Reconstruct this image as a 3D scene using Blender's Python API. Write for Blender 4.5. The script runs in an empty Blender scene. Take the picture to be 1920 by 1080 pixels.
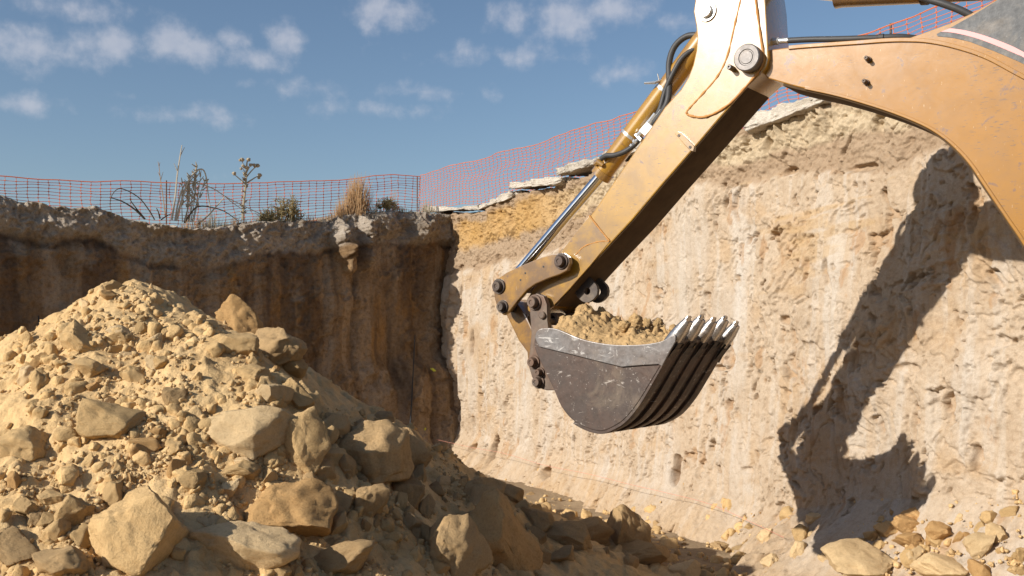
import bpy, bmesh, math, random
import numpy as np
from mathutils import Vector, Matrix
R = math.radians
scene = bpy.context.scene
col = scene.collection

# ------------------------------------------------------------------ camera
FPX, HZ, CAMZ = 1900.0, 620.0, 2.3          # focal length in photo pixels, horizon row, eye height
cam = bpy.data.cameras.new('Camera'); camo = bpy.data.objects.new('Camera', cam); col.objects.link(camo)
cam.sensor_width = 36; cam.lens = FPX / 1920 * 36; cam.shift_y = (HZ - 540) / 1920
cam.clip_start = 0.1; cam.clip_end = 3000
camo.location = (0, 0, CAMZ); camo.rotation_euler = (R(90), 0, 0)
scene.camera = camo

# ------------------------------------------------------------------ sun, sky, exposure
SUN_AZ, SUN_EL = R(31.5), R(26.0)            # light travels towards (cos az, sin az), falling by el
SD = Vector((math.cos(SUN_AZ) * math.cos(SUN_EL), math.sin(SUN_AZ) * math.cos(SUN_EL), -math.sin(SUN_EL)))
sl = bpy.data.lights.new('sun', 'SUN'); sl.energy = 5.0; sl.angle = R(0.53); sl.color = (1.0, 0.952, 0.88)
so = bpy.data.objects.new('sun', sl); col.objects.link(so)
so.rotation_euler = SD.to_track_quat('-Z', 'Y').to_euler(); so.location = (-30, -20, 30)
SKY_STRENGTH = 0.092
world = bpy.data.worlds.new('World'); scene.world = world; world.use_nodes = True
vs = scene.view_settings
vs.view_transform = 'Standard'; vs.look = 'None'; vs.exposure = 0.24; vs.gamma = 1.0; vs.use_curve_mapping = False
scene.cycles.max_bounces = 6; scene.cycles.diffuse_bounces = 4; scene.cycles.glossy_bounces = 3
scene.cycles.use_denoising = True


def build_world():
    nt = world.node_tree; nt.nodes.clear(); N = nt.nodes; L = nt.links
    out = N.new('ShaderNodeOutputWorld'); bg = N.new('ShaderNodeBackground'); bg.inputs[1].default_value = SKY_STRENGTH
    L.new(bg.outputs[0], out.inputs[0])
    sky = N.new('ShaderNodeTexSky'); sky.sky_type = 'NISHITA'; sky.sun_disc = False
    sky.sun_elevation = SUN_EL; sky.sun_rotation = math.atan2(-SD.x, -SD.y)
    sky.altitude = 300; sky.air_density = 1.0; sky.dust_density = 1.2; sky.ozone_density = 2.0
    tc = N.new('ShaderNodeTexCoord'); sep = N.new('ShaderNodeSeparateXYZ'); L.new(tc.outputs['Generated'], sep.inputs[0])

    def M(op, a, b=None, c=None):
        n = N.new('ShaderNodeMath'); n.operation = op
        for i, v in enumerate((a, b, c)):
            if v is None: continue
            if isinstance(v, (int, float)): n.inputs[i].default_value = v
            else: L.new(v, n.inputs[i])
        return n.outputs[0]
    az = M('ARCTAN2', sep.outputs[0], sep.outputs[1])
    el = M('ARCSINE', sep.outputs[2])
    comb = N.new('ShaderNodeCombineXYZ'); L.new(az, comb.inputs[0]); L.new(el, comb.inputs[1])
    nz = N.new('ShaderNodeTexNoise'); nz.inputs['Scale'].default_value = 30; nz.inputs['Detail'].default_value = 10
    nz.inputs['Roughness'].default_value = 0.58
    L.new(comb.outputs[0], nz.inputs['Vector'])
    # cumulus banks (azimuth, elevation, half sizes) in the sky's own angular coordinates
    blobs = [(70, 88, 125, 42, .95), (150, 80, 45, 28, .8), (228, 84, 58, 36, 1.1), (318, 76, 70, 40, 1.15), (372, 92, 50, 34, 1.1),
             (440, 72, 40, 22, .9), (532, 72, 44, 34, 1.0), (478, 112, 62, 24, .8), (725, 18, 80, 40, 1.15), (955, 42, 52, 34, .9),
             (1062, 30, 80, 56, 1.0), (1150, 20, 90, 40, .85), (1255, 42, 60, 24, .7), (940, 102, 160, 26, .72), (1045, 108, 70, 20, .66),
             (46, 198, 66, 22, .85), (350, 216, 140, 18, .7), (590, 166, 66, 18, .62), (1160, 136, 58, 24, .66), (790, 172, 130, 16, .58),
             (120, 14, 180, 26, .62), (700, 205, 120, 16, .5), (230, 180, 30, 10, .6), (480, 155, 40, 12, .55)]
    field = None
    for (px, py, rx, ry, w) in blobs:
        if w < .8: w *= .72
        a0 = math.atan((px - 960) / FPX); e0 = math.atan((HZ - py) / FPX * math.cos(a0))
        vm = N.new('ShaderNodeVectorMath'); vm.operation = 'SUBTRACT'; L.new(comb.outputs[0], vm.inputs[0]); vm.inputs[1].default_value = (a0, e0, 0)
        vs_ = N.new('ShaderNodeVectorMath'); vs_.operation = 'MULTIPLY'; L.new(vm.outputs[0], vs_.inputs[0])
        vs_.inputs[1].default_value = (FPX / rx / 1.05, FPX / ry / 1.05, 0)
        ln = N.new('ShaderNodeVectorMath'); ln.operation = 'LENGTH'; L.new(vs_.outputs[0], ln.inputs[0])
        v = M('MULTIPLY', M('SUBTRACT', 1.10, ln.outputs['Value']), w)
        field = v if field is None else M('MAXIMUM', field, v)
    # the same kind of cloud goes on over the rest of the sky
    n2 = N.new('ShaderNodeTexNoise'); n2.inputs['Scale'].default_value = 2.6; n2.inputs['Detail'].default_value = 4
    mp = N.new('ShaderNodeMapping'); mp.inputs['Scale'].default_value = (1, 1, 2.6); L.new(tc.outputs['Generated'], mp.inputs[0]); L.new(mp.outputs[0], n2.inputs['Vector'])
    gen = M('MULTIPLY', M('SUBTRACT', n2.outputs['Fac'], 0.67), 4.0)
    field = M('MAXIMUM', field, gen)
    f2 = M('ADD', field, M('MULTIPLY', M('SUBTRACT', nz.outputs['Fac'], 0.5), 2.3))
    mr = N.new('ShaderNodeMapRange'); mr.interpolation_type = 'SMOOTHSTEP'
    L.new(f2, mr.inputs['Value']); mr.inputs['From Min'].default_value = 0.02; mr.inputs['From Max'].default_value = 1.1
    mr.inputs['To Max'].default_value = 0.54
    n3 = N.new('ShaderNodeTexNoise'); n3.inputs['Scale'].default_value = 60; n3.inputs['Detail'].default_value = 3; L.new(comb.outputs[0], n3.inputs['Vector'])
    cc = N.new('ShaderNodeMixRGB'); L.new(n3.outputs['Fac'], cc.inputs[0])
    s = 1 / SKY_STRENGTH
    cc.inputs[1].default_value = (0.40 * s, 0.43 * s, 0.53 * s, 1); cc.inputs[2].default_value = (0.66 * s, 0.64 * s, 0.66 * s, 1)
    hs = N.new('ShaderNodeHueSaturation'); L.new(sky.outputs[0], hs.inputs['Color']); hs.inputs['Saturation'].default_value = 1.02; hs.inputs['Value'].default_value = 1.0
    mx = N.new('ShaderNodeMixRGB'); L.new(mr.outputs[0], mx.inputs[0]); L.new(hs.outputs[0], mx.inputs[1]); L.new(cc.outputs[0], mx.inputs[2])
    L.new(mx.outputs[0], bg.inputs[0])
build_world()

# ------------------------------------------------------------------ numpy noise
_TR = np.random.default_rng(1234)
_T2 = _TR.uniform(-1, 1, (256, 256)).astype(np.float32)
_T3 = _TR.uniform(-1, 1, (64, 64, 64)).astype(np.float32)

def _h2(ix, iy, seed): return _T2[(ix + seed * 37) & 255, (iy + seed * 91 + (seed >> 3)) & 255]

def vnoise2(x, y, seed=0):
    x, y = np.broadcast_arrays(x, y)
    fx, fy = np.floor(x), np.floor(y); ux = (x - fx).astype(np.float32); uy = (y - fy).astype(np.float32)
    ux = ux * ux * (3 - 2 * ux); uy = uy * uy * (3 - 2 * uy)
    ix, iy = fx.astype(np.int32), fy.astype(np.int32)
    a = _h2(ix, iy, seed); b = _h2(ix + 1, iy, seed); c = _h2(ix, iy + 1, seed); d = _h2(ix + 1, iy + 1, seed)
    a = a + (b - a) * ux; c = c + (d - c) * ux
    return a + (c - a) * uy

def vnoise(x, y, z, seed=0):
    x, y, z = np.broadcast_arrays(x, y, z)
    fx, fy, fz = np.floor(x), np.floor(y), np.floor(z)
    ux, uy, uz = (x - fx), (y - fy), (z - fz)
    ux = ux * ux * (3 - 2 * ux); uy = uy * uy * (3 - 2 * uy); uz = uz * uz * (3 - 2 * uz)
    ix, iy, iz = fx.astype(np.int32) + seed * 7, fy.astype(np.int32) + seed * 13, fz.astype(np.int32) + seed * 29
    r = 0
    for a in (0, 1):
        wx = ux if a else 1 - ux
        for b in (0, 1):
            wy = uy if b else 1 - uy
            for c in (0, 1):
                r = r + wx * wy * (uz if c else 1 - uz) * _T3[(ix + a) & 63, (iy + b) & 63, (iz + c) & 63]
    return r

def fbm(x, y, z=0.0, oct=4, seed=0, gain=0.5):
    x = np.asarray(x, dtype=np.float64); y = np.asarray(y, dtype=np.float64); z = np.asarray(z, dtype=np.float64)
    r = 0; a = 1.0; t = 0; flat = z.ndim == 0
    for o in range(oct):
        k = 2.03 ** o
        if flat: r = r + a * vnoise2(x * k + o * 17.3, y * k - o * 9.1 + float(z) * 31.7, seed + o * 131); t += a; a *= gain; continue
        r = r + a * vnoise(x * k + o * 17.3, y * k - o * 9.1, z * k + o * 5.7, seed + o * 131)
        t += a; a *= gain
    return r / t

def sstep(a, b, x):
    t = np.clip((x - a) / (b - a), 0, 1); return t * t * (3 - 2 * t)

def cells(x, y, seed=0):
    """2D Worley: distance to the nearest point, cell id value, and the distance to the second one"""
    x, y = np.broadcast_arrays(np.asarray(x, dtype=np.float64), np.asarray(y, dtype=np.float64))
    ix, iy = np.floor(x).astype(np.int32), np.floor(y).astype(np.int32)
    d1 = np.full(x.shape, 9.0); d2 = np.full(x.shape, 9.0); idv = np.zeros(x.shape)
    for a in (-1, 0, 1):
        for b in (-1, 0, 1):
            cx, cy = ix + a, iy + b
            px = cx + 0.5 + 0.45 * _h2(cx, cy, seed); py = cy + 0.5 + 0.45 * _h2(cx, cy, seed + 7)
            d = np.hypot(x - px, y - py); v = _h2(cx, cy, seed + 13)
            near = d < d1
            d2 = np.where(near, d1, np.minimum(d2, d)); idv = np.where(near, v, idv); d1 = np.where(near, d, d1)
    return d1, idv, d2

# ------------------------------------------------------------------ mesh helpers
def tag(o, label, cat, group=None):
    o['label'] = label; o['category'] = cat
    if group: o['group'] = group
    return o

def link(name, me, mat=None, parent=None, smooth=True):
    o = bpy.data.objects.new(name, me); col.objects.link(o)
    if mat is not None and not me.materials: me.materials.append(mat)
    if parent is not None: o.parent = parent
    if smooth: me.shade_smooth()
    return o

def grid_mesh(name, X, Y, Z, color=None):
    nu, nv = X.shape; n = nu * nv
    co = np.stack([X, Y, Z], -1).reshape(-1, 3).astype(np.float32)
    i = np.arange(n).reshape(nu, nv)
    q = np.stack([i[:-1, :-1], i[1:, :-1], i[1:, 1:], i[:-1, 1:]], -1).reshape(-1, 4).astype(np.int32)
    return array_mesh(name, co, q, None if color is None else color.reshape(-1, 3))

def array_mesh(name, co, faces, color=None):
    me = bpy.data.meshes.new(name); k = faces.shape[1]; m = len(faces)
    me.vertices.add(len(co)); me.vertices.foreach_set('co', np.ascontiguousarray(co, dtype=np.float32).ravel())
    me.loops.add(m * k); me.loops.foreach_set('vertex_index', np.ascontiguousarray(faces, dtype=np.int32).ravel())
    me.polygons.add(m); me.polygons.foreach_set('loop_start', np.arange(0, m * k, k, dtype=np.int32))
    me.polygons.foreach_set('loop_total', np.full(m, k, dtype=np.int32))
    me.update(calc_edges=True)
    if color is not None:
        a = me.color_attributes.new('tint', 'FLOAT_COLOR', 'POINT')
        c = np.ones((len(co), 4), dtype=np.float32); c[:, :3] = color; a.data.foreach_set('color', c.ravel())
    return me

class MB:
    """collects vertices and faces"""
    def __init__(s): s.v = []; s.f = []
    def add(s, v, f):
        b = len(s.v); s.v.extend([tuple(p) for p in v]); s.f.extend([tuple(i + b for i in q) for q in f])
    def tube(s, path, rad, n=8, cap=True):
        P = [Vector(p) for p in path]
        if not isinstance(rad, (list, tuple)): rad = [rad] * len(P)
        t0 = (P[1] - P[0]).normalized()
        ref = Vector((0, 0, 1)) if abs(t0.z) < .9 else Vector((1, 0, 0))
        a = t0.cross(ref).normalized(); rings = []; v = []
        for i, p in enumerate(P):
            t = (P[min(i + 1, len(P) - 1)] - P[max(i - 1, 0)])
            t = t.normalized() if t.length > 1e-9 else t0
            a = (a - t * a.dot(t)).normalized(); b = t.cross(a)
            for k in range(n):
                g = 2 * math.pi * k / n; v.append(p + (a * math.cos(g) + b * math.sin(g)) * rad[i])
        f = []
        for i in range(len(P) - 1):
            for k in range(n):
                f.append((i * n + k, i * n + (k + 1) % n, (i + 1) * n + (k + 1) % n, (i + 1) * n + k))
        if cap: f.append(tuple(range(n - 1, -1, -1))); f.append(tuple((len(P) - 1) * n + k for k in range(n)))
        s.add(v, f)
    def box(s, c, sx, sy, sz):
        c = Vector(c)
        v = [c + Vector((x * sx / 2, y * sy / 2, z * sz / 2)) for x in (-1, 1) for y in (-1, 1) for z in (-1, 1)]
        s.add(v, [(0, 1, 3, 2), (4, 6, 7, 5), (0, 4, 5, 1), (2, 3, 7, 6), (0, 2, 6, 4), (1, 5, 7, 3)])
    def mesh(s, name):
        me = bpy.data.meshes.new(name); me.from_pydata(s.v, [], s.f); me.update(); return me
    def build(s, name, mat, parent=None, smooth=True, angle=35):
        me = s.mesh(name); o = link(name, me, mat, parent, False)
        if smooth: smooth_angle(me, angle)
        return o

def smooth_angle(me, deg=35):
    me.shade_smooth()
    bm = bmesh.new(); bm.from_mesh(me); lim = R(deg)
    for e in bm.edges:
        if len(e.link_faces) != 2 or e.calc_face_angle(0) > lim: e.smooth = False
    bm.to_mesh(me); bm.free()

def catmull(pts, n=6, closed=False):
    P = [np.array(p, dtype=float) for p in pts]; out = []
    m = len(P); rng_ = range(m if closed else m - 1)
    for i in rng_:
        if closed: a, b, c, d = P[(i - 1) % m], P[i], P[(i + 1) % m], P[(i + 2) % m]
        else: a, b, c, d = P[max(i - 1, 0)], P[i], P[i + 1], P[min(i + 2, m - 1)]
        for k in range(n):
            t = k / n
            out.append(.5 * ((2 * b) + (-a + c) * t + (2 * a - 5 * b + 4 * c - d) * t * t + (-a + 3 * b - 3 * c + d) * t ** 3))
    if not closed: out.append(P[-1])
    return out

# ------------------------------------------------------------------ materials
def new_mat(name):
    m = bpy.data.materials.new(name); m.use_nodes = True; nt = m.node_tree; nt.nodes.clear()
    out = nt.nodes.new('ShaderNodeOutputMaterial'); b = nt.nodes.new('ShaderNodeBsdfPrincipled')
    nt.links.new(b.outputs[0], out.inputs[0]); return m, nt, b, out

def N_noise(nt, vec, scale, detail=4, rough=.55, dist=0.0):
    n = nt.nodes.new('ShaderNodeTexNoise'); n.inputs['Scale'].default_value = scale; n.inputs['Detail'].default_value = detail
    n.inputs['Roughness'].default_value = rough; n.inputs['Distortion'].default_value = dist
    nt.links.new(vec, n.inputs['Vector']); return n.outputs['Fac']

def N_ramp(nt, fac, stops):
    r = nt.nodes.new('ShaderNodeValToRGB'); nt.links.new(fac, r.inputs[0]); e = r.color_ramp.elements
    while len(e) < len(stops): e.new(0.5)
    for k, (p, c) in enumerate(stops):
        e[k].position = p; e[k].color = (*c, 1) if len(c) == 3 else c
    return r.outputs[0]

def N_mix(nt, fac, a, b, mode='MIX'):
    m = nt.nodes.new('ShaderNodeMixRGB'); m.blend_type = mode
    for k, v in ((0, fac), (1, a), (2, b)):
        if isinstance(v, (int, float)): m.inputs[k].default_value = v
        elif isinstance(v, tuple): m.inputs[k].default_value = (*v, 1) if len(v) == 3 else v
        else: nt.links.new(v, m.inputs[k])
    return m.outputs[0]

def N_coord(nt, which='Object', scale=None, rot=None):
    t = nt.nodes.new('ShaderNodeTexCoord'); o = t.outputs[which]
    if scale or rot:
        m = nt.nodes.new('ShaderNodeMapping'); nt.links.new(o, m.inputs[0])
        if scale: m.inputs['Scale'].default_value = scale
        if rot: m.inputs['Rotation'].default_value = rot
        o = m.outputs[0]
    return o

def N_bump(nt, bsdf, height, strength, dist, prev=None):
    b = nt.nodes.new('ShaderNodeBump'); b.inputs['Strength'].default_value = strength; b.inputs['Distance'].default_value = dist
    nt.links.new(height, b.inputs['Height'])
    if prev is not None: nt.links.new(prev, b.inputs['Normal'])
    nt.links.new(b.outputs[0], bsdf.inputs['Normal']); return b.outputs[0]

def earth_mat(name, base=None, bump=1.0, fine=1.0, vary=.35, coord='Object'):
    """dry soil or stone: base None takes the strata colours stored on the mesh"""
    m, nt, b, out = new_mat(name)
    v = N_coord(nt, coord)
    if coord == 'Object' and base is not None:
        oi = nt.nodes.new('ShaderNodeObjectInfo'); ad = nt.nodes.new('ShaderNodeVectorMath'); ad.operation = 'ADD'
        cb = nt.nodes.new('ShaderNodeVectorMath'); cb.operation = 'SCALE'; cb.inputs['Scale'].default_value = 1.0
        nt.links.new(oi.outputs['Location'], cb.inputs[0]); nt.links.new(v, ad.inputs[0]); nt.links.new(cb.outputs[0], ad.inputs[1]); v = ad.outputs[0]
    if base is None:
        a = nt.nodes.new('ShaderNodeVertexColor'); a.layer_name = 'tint'; c = a.outputs[0]
    else:
        oi2 = nt.nodes.new('ShaderNodeObjectInfo')
        c = N_mix(nt, oi2.outputs['Random'], tuple(x * .76 for x in base), tuple(min(1, x * 1.1) for x in base))
    n1 = N_noise(nt, v, 2.3, 5, .6); n2 = N_noise(nt, v, 17, 5, .65); n3 = N_noise(nt, v, 95, 3, .7)
    c = N_mix(nt, vary, c, N_ramp(nt, n1, [(.3, (.72, .66, .58)), (.5, (1, 1, 1)), (.72, (1.12, 1.12, 1.12))]), 'MULTIPLY')
    c = N_mix(nt, vary, c, N_ramp(nt, n2, [(.32, (.66, .58, .48)), (.5, (1, 1, 1)), (.75, (1.22, 1.2, 1.16))]), 'MULTIPLY')
    c = N_mix(nt, vary * .9, c, N_ramp(nt, n3, [(.3, (.66, .6, .54)), (.6, (1.12, 1.12, 1.12))]), 'MULTIPLY')
    nt.links.new(c, b.inputs['Base Color']); b.inputs['Roughness'].default_value = .95
    b.inputs['Specular IOR Level'].default_value = .15
    p = N_bump(nt, b, n2, .5 * bump, .034)
    n4 = N_noise(nt, v, 60, 4, .75)
    p = N_bump(nt, b, n4, .5 * bump, .0085 * fine, p)
    n5 = N_noise(nt, v, 190, 2, .6)
    N_bump(nt, b, n5, .45 * bump, .0024 * fine, p)
    return m

M_wall = earth_mat('excavated_earth', None, .95, 1.2, .36)
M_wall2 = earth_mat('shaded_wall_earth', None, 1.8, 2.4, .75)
M_pile = earth_mat('loose_sandy_soil', None, 1.1, 1.4, .38)
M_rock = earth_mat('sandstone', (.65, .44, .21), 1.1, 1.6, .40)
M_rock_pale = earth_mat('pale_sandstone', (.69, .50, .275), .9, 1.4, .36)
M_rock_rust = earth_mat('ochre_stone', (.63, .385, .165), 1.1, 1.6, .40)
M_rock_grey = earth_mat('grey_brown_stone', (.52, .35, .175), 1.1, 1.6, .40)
M_soil = earth_mat('bucket_soil', (.62, .415, .20), 1.1, 1.2, .4)
M_conc = earth_mat('broken_concrete', (.60, .54, .455), 1.8, 2.0, .5)

def paint_mat(name, base=(.64, .335, .075), grime=.35, lo=.44, ro=.23, spec=1.0, coat=1.0):
    m, nt, b, out = new_mat(name); v = N_coord(nt)
    n1 = N_noise(nt, v, 1.6, 4, .55); n2 = N_noise(nt, v, 9, 6, .7, .6)
    c = N_mix(nt, n1, tuple(x * .93 for x in base), tuple(min(1, x * 1.07) for x in base))
    # fine scratches down to dark steel
    vs_ = N_coord(nt, 'Object', (5, 5, 34), (0, R(42), 0)); sc = N_noise(nt, vs_, 4.5, 3, .6)
    vs2 = N_coord(nt, 'Object', (30, 6, 5), (0, R(25), 0)); sc2 = N_noise(nt, vs2, 4.0, 3, .6)
    big = N_noise(nt, v, 3.1, 3, .5)
    f1 = N_mix(nt, 1.0, N_ramp(nt, sc, [(.63, (0, 0, 0)), (.66, (1, 1, 1))]), N_ramp(nt, big, [(.44, (0, 0, 0)), (.56, (1, 1, 1))]), 'MULTIPLY')
    f2 = N_ramp(nt, sc2, [(.69, (0, 0, 0)), (.72, (.7, .7, .7))])
    f3 = N_ramp(nt, n2, [(.615, (0, 0, 0)), (.655, (1, 1, 1))])
    c = N_mix(nt, f2, c, (.80, .62, .38)); c = N_mix(nt, f1, c, (.14, .085, .05)); c = N_mix(nt, f3, c, (.20, .10, .045))
    dirt = N_ramp(nt, N_noise(nt, v, 4.4, 6, .68, .3), [(lo, (0, 0, 0)), (lo + .2, (1, 1, 1))])
    gm = nt.nodes.new('ShaderNodeMath'); gm.operation = 'MULTIPLY'; nt.links.new(dirt, gm.inputs[0]); gm.inputs[1].default_value = grime
    c = N_mix(nt, gm.outputs[0], c, (.17, .095, .045))
    # worn, bare edges
    g = nt.nodes.new('ShaderNodeNewGeometry')
    pt = N_ramp(nt, g.outputs['Pointiness'], [(.53, (0, 0, 0)), (.60, (.75, .75, .75))])
    pt = N_mix(nt, 1.0, pt, N_ramp(nt, n2, [(.42, (0, 0, 0)), (.58, (1, 1, 1))]), 'MULTIPLY')
    c = N_mix(nt, pt, c, (.17, .10, .06))
    nt.links.new(c, b.inputs['Base Color'])
    r = N_ramp(nt, n2, [(.3, (ro - .02,) * 3), (.7, (ro + .03,) * 3)]); nt.links.new(r, b.inputs['Roughness'])
    b.inputs['Specular IOR Level'].default_value = spec; b.inputs['Coat Weight'].default_value = coat; b.inputs['Coat Roughness'].default_value = ro
    p = N_bump(nt, b, n1, .05, .01); N_bump(nt, b, n2, .10, .003, p)
    return m

def steel_mat(name, base=(.10, .08, .07), rust=(.13, .06, .03), rustf=.5, scratch=(.5, .47, .44), rough=.5, metal=.4, sc_amt=.66):
    m, nt, b, out = new_mat(name); v = N_coord(nt)
    n1 = N_noise(nt, v, 3.5, 6, .65, .4); n2 = N_noise(nt, v, 22, 5, .7)
    c = N_mix(nt, N_ramp(nt, n1, [(.42, (0, 0, 0)), (.66, (rustf, rustf, rustf))]), base, rust)
    c = N_mix(nt, .5, c, N_ramp(nt, n2, [(.3, (.6, .6, .6)), (.7, (1.35, 1.35, 1.35))]), 'MULTIPLY')
    va = N_coord(nt, 'Object', (3, 3, 11), (0, R(38), 0)); s1 = N_noise(nt, va, 1.6, 8, .74, 1.4)
    vb = N_coord(nt, 'Object', (10, 4, 3.5), (0, R(-20), 0)); s2 = N_noise(nt, vb, 1.5, 8, .74, 1.4)
    f = N_ramp(nt, s1, [(sc_amt, (0, 0, 0)), (sc_amt + .05, (.85, .85, .85))]); f2 = N_ramp(nt, s2, [(sc_amt + .02, (0, 0, 0)), (sc_amt + .06, (.7, .7, .7))])
    s3 = N_ramp(nt, N_noise(nt, v, 30, 4, .7), [(.645, (0, 0, 0)), (.69, (.8, .8, .8))])
    c = N_mix(nt, f, c, scratch); c = N_mix(nt, f2, c, scratch); c = N_mix(nt, s3, c, tuple(x * .9 for x in scratch))
    dst = N_ramp(nt, N_noise(nt, v, 2.2, 7, .72, .8), [(.52, (0, 0, 0)), (.74, (.55, .55, .55))]); c = N_mix(nt, dst, c, (.30, .23, .155))
    nt.links.new(c, b.inputs['Base Color']); b.inputs['Metallic'].default_value = metal
    r = N_ramp(nt, n2, [(.3, (rough - .08,) * 3), (.7, (rough + .12,) * 3)]); nt.links.new(r, b.inputs['Roughness'])
    p = N_bump(nt, b, n1, .15, .01); N_bump(nt, b, n2, .2, .004, p)
    return m

def plain_mat(name, c, rough=.6, metal=0., spec=.4, noise=.25, ns=12, bump=0.0):
    m, nt, b, out = new_mat(name); v = N_coord(nt); n = N_noise(nt, v, ns, 5, .65)
    k = N_mix(nt, n, tuple(x * (1 - noise) for x in c), tuple(min(1, x * (1 + noise)) for x in c))
    nt.links.new(k, b.inputs['Base Color']); b.inputs['Roughness'].default_value = rough; b.inputs['Metallic'].default_value = metal
    b.inputs['Specular IOR Level'].default_value = spec
    if bump: N_bump(nt, b, n, bump, .005)
    return m

M_under = plain_mat('grimy_shaded_underside', (.085, .052, .026), .85, 0, .15, .5, 7, .3)  # grime, with the shade of the unlit underside put into the colour
M_yel = paint_mat('yellow_paint', (.40, .208, .020), grime=.42)
M_yelend = paint_mat('greasy_yellow_paint', (.38, .198, .02), .75, .42)
M_boom = paint_mat('boom_yellow_paint', (.335, .145, .006), .22, .44, .19, .8, .3)
M_yelworn = paint_mat('worn_yellow_paint', (.38, .195, .03), .92, .33)
M_buck = steel_mat('bucket_steel', (.070, .050, .040), (.10, .052, .032), .6, (.42, .37, .32), .5, .25, .61)
M_cut = steel_mat('polished_edge_steel', (.19, .175, .165), (.12, .085, .065), .7, (.50, .47, .435), .42, .35, .585)
M_dark = steel_mat('greasy_dark_steel', (.055, .045, .04), (.085, .045, .025), .6, (.25, .22, .2), .5, .3, .70)
M_link = steel_mat('rusty_link_steel', (.12, .088, .066), (.17, .08, .04), .6, (.42, .34, .26), .55, .25, .67)
M_tooth = steel_mat('shiny_tooth_steel', (.48, .455, .43), (.30, .22, .16), .5, (.85, .83, .8), .24, .9, .64)
M_pin = steel_mat('pin_steel', (.19, .175, .165), (.12, .09, .07), .5, (.4, .38, .36), .5, .5, .68)
M_chrome = plain_mat('chromed_rod', (.72, .73, .76), .10, 1.0, .5, .02)
M_hose = plain_mat('rubber_hose', (.045, .043, .042), .55, 0, .4, .35, 25, .2)
M_zinc = plain_mat('zinc_fitting', (.72, .71, .68), .32, .75, .5, .12)
M_white = plain_mat('white_painted_block', (.8, .79, .76), .45, 0, .5, .06)
M_decal = steel_mat('black_decal', (.035, .037, .04), (.05, .045, .04), .4, (.13, .13, .13), .45, 0., .66)
M_pink = plain_mat('faded_red_stripe', (.80, .36, .34), .5, 0, .4, .1, 6)
M_weld = plain_mat('rusted_weld', (.46, .215, .06), .6, 0, .3, .25, 30, .4)
M_black = plain_mat('black_rod', (.02, .02, .022), .5)
M_string = plain_mat('red_string', (.60, .24, .17), .7)
M_tagy = plain_mat('yellow_green_tag', (.55, .55, .05), .6)

def leaf_mat(name, c1, c2, trans=.35):
    m, nt, b, out = new_mat(name); v = N_coord(nt); n = N_noise(nt, v, 9, 3)
    k = N_mix(nt, n, c1, c2); nt.links.new(k, b.inputs['Base Color']); b.inputs['Roughness'].default_value = .8; b.inputs['Specular IOR Level'].default_value = .2
    t = nt.nodes.new('ShaderNodeBsdfTranslucent'); nt.links.new(k, t.inputs[0])
    mx = nt.nodes.new('ShaderNodeMixShader'); mx.inputs[0].default_value = trans
    nt.links.new(b.outputs[0], mx.inputs[1]); nt.links.new(t.outputs[0], mx.inputs[2]); nt.links.new(mx.outputs[0], out.inputs[0])
    return m
M_net = leaf_mat('orange_plastic_net', (.86, .30, .12), (.90, .38, .18), .5)
M_straw = leaf_mat('dry_straw', (.50, .30, .14), (.62, .43, .24), .3)
M_stalk = leaf_mat('grey_dry_stalk', (.48, .41, .31), (.60, .53, .42), .1)
M_weed = leaf_mat('olive_weed', (.33, .26, .12), (.46, .37, .20), .35)
M_thist = leaf_mat('dry_thistle', (.36, .29, .19), (.50, .42, .30), .15)
M_dweed = leaf_mat('dead_stem', (.10, .075, .05), (.17, .13, .09), .1)

# ------------------------------------------------------------------ layout of the pit
C0 = np.array([-1.2, 19.0])                        # foot of the corner
RW_T = np.array([0.4427, -0.8967]); RW_N = np.array([-0.8967, -0.4427])     # right wall: runs towards the camera, faces the pit
LB = R(37.0)
LW_T = np.array([-math.cos(LB), -math.sin(LB)]); LW_N = np.array([math.sin(LB), -math.cos(LB)])

def wall_px(px, T, Nn, off=0.0):
    """distance along a wall (shifted off metres towards the pit) that is seen at column px, and its depth"""
    r = (px - 960) / FPX; c = C0 + Nn * off
    s = (c[0] - r * c[1]) / (r * T[1] - T[0]); return s, c[1] + T[1] * s
def wall_z(py, Y): return CAMZ + (HZ - py) / FPX * Y
def on_wall(px, py, T, Nn, off=0.0):
    s, Y = wall_px(px, T, Nn, off); return s, wall_z(py, Y)
def wpt(T, Nn, s, off, z): p = C0 + T * s + Nn * off; return Vector((p[0], p[1], z))

def crest_from(pts, T, Nn):
    a = sorted(on_wall(px, py, T, Nn, 0.0) for px, py in pts)
    return np.array([p[0] for p in a]), np.array([p[1] for p in a])
RC = crest_from([(790, 396), (850, 398), (905, 392), (955, 366), (1040, 346), (1110, 322), (1250, 280), (1400, 232), (1450, 214), (1530, 186)], RW_T, RW_N)
LC = crest_from([(0, 368), (60, 374), (120, 384), (180, 392), (240, 408), (280, 420), (330, 424), (400, 428), (450, 418), (540, 412), (600, 412), (650, 402), (700, 392), (760, 392), (800, 396)], LW_T, LW_N)
def rcrest(s): return np.interp(s, RC[0], RC[1])
def lcrest(s): return np.interp(s, LC[0], LC[1])

rng = np.random.default_rng(11)
random.seed(5)

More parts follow.
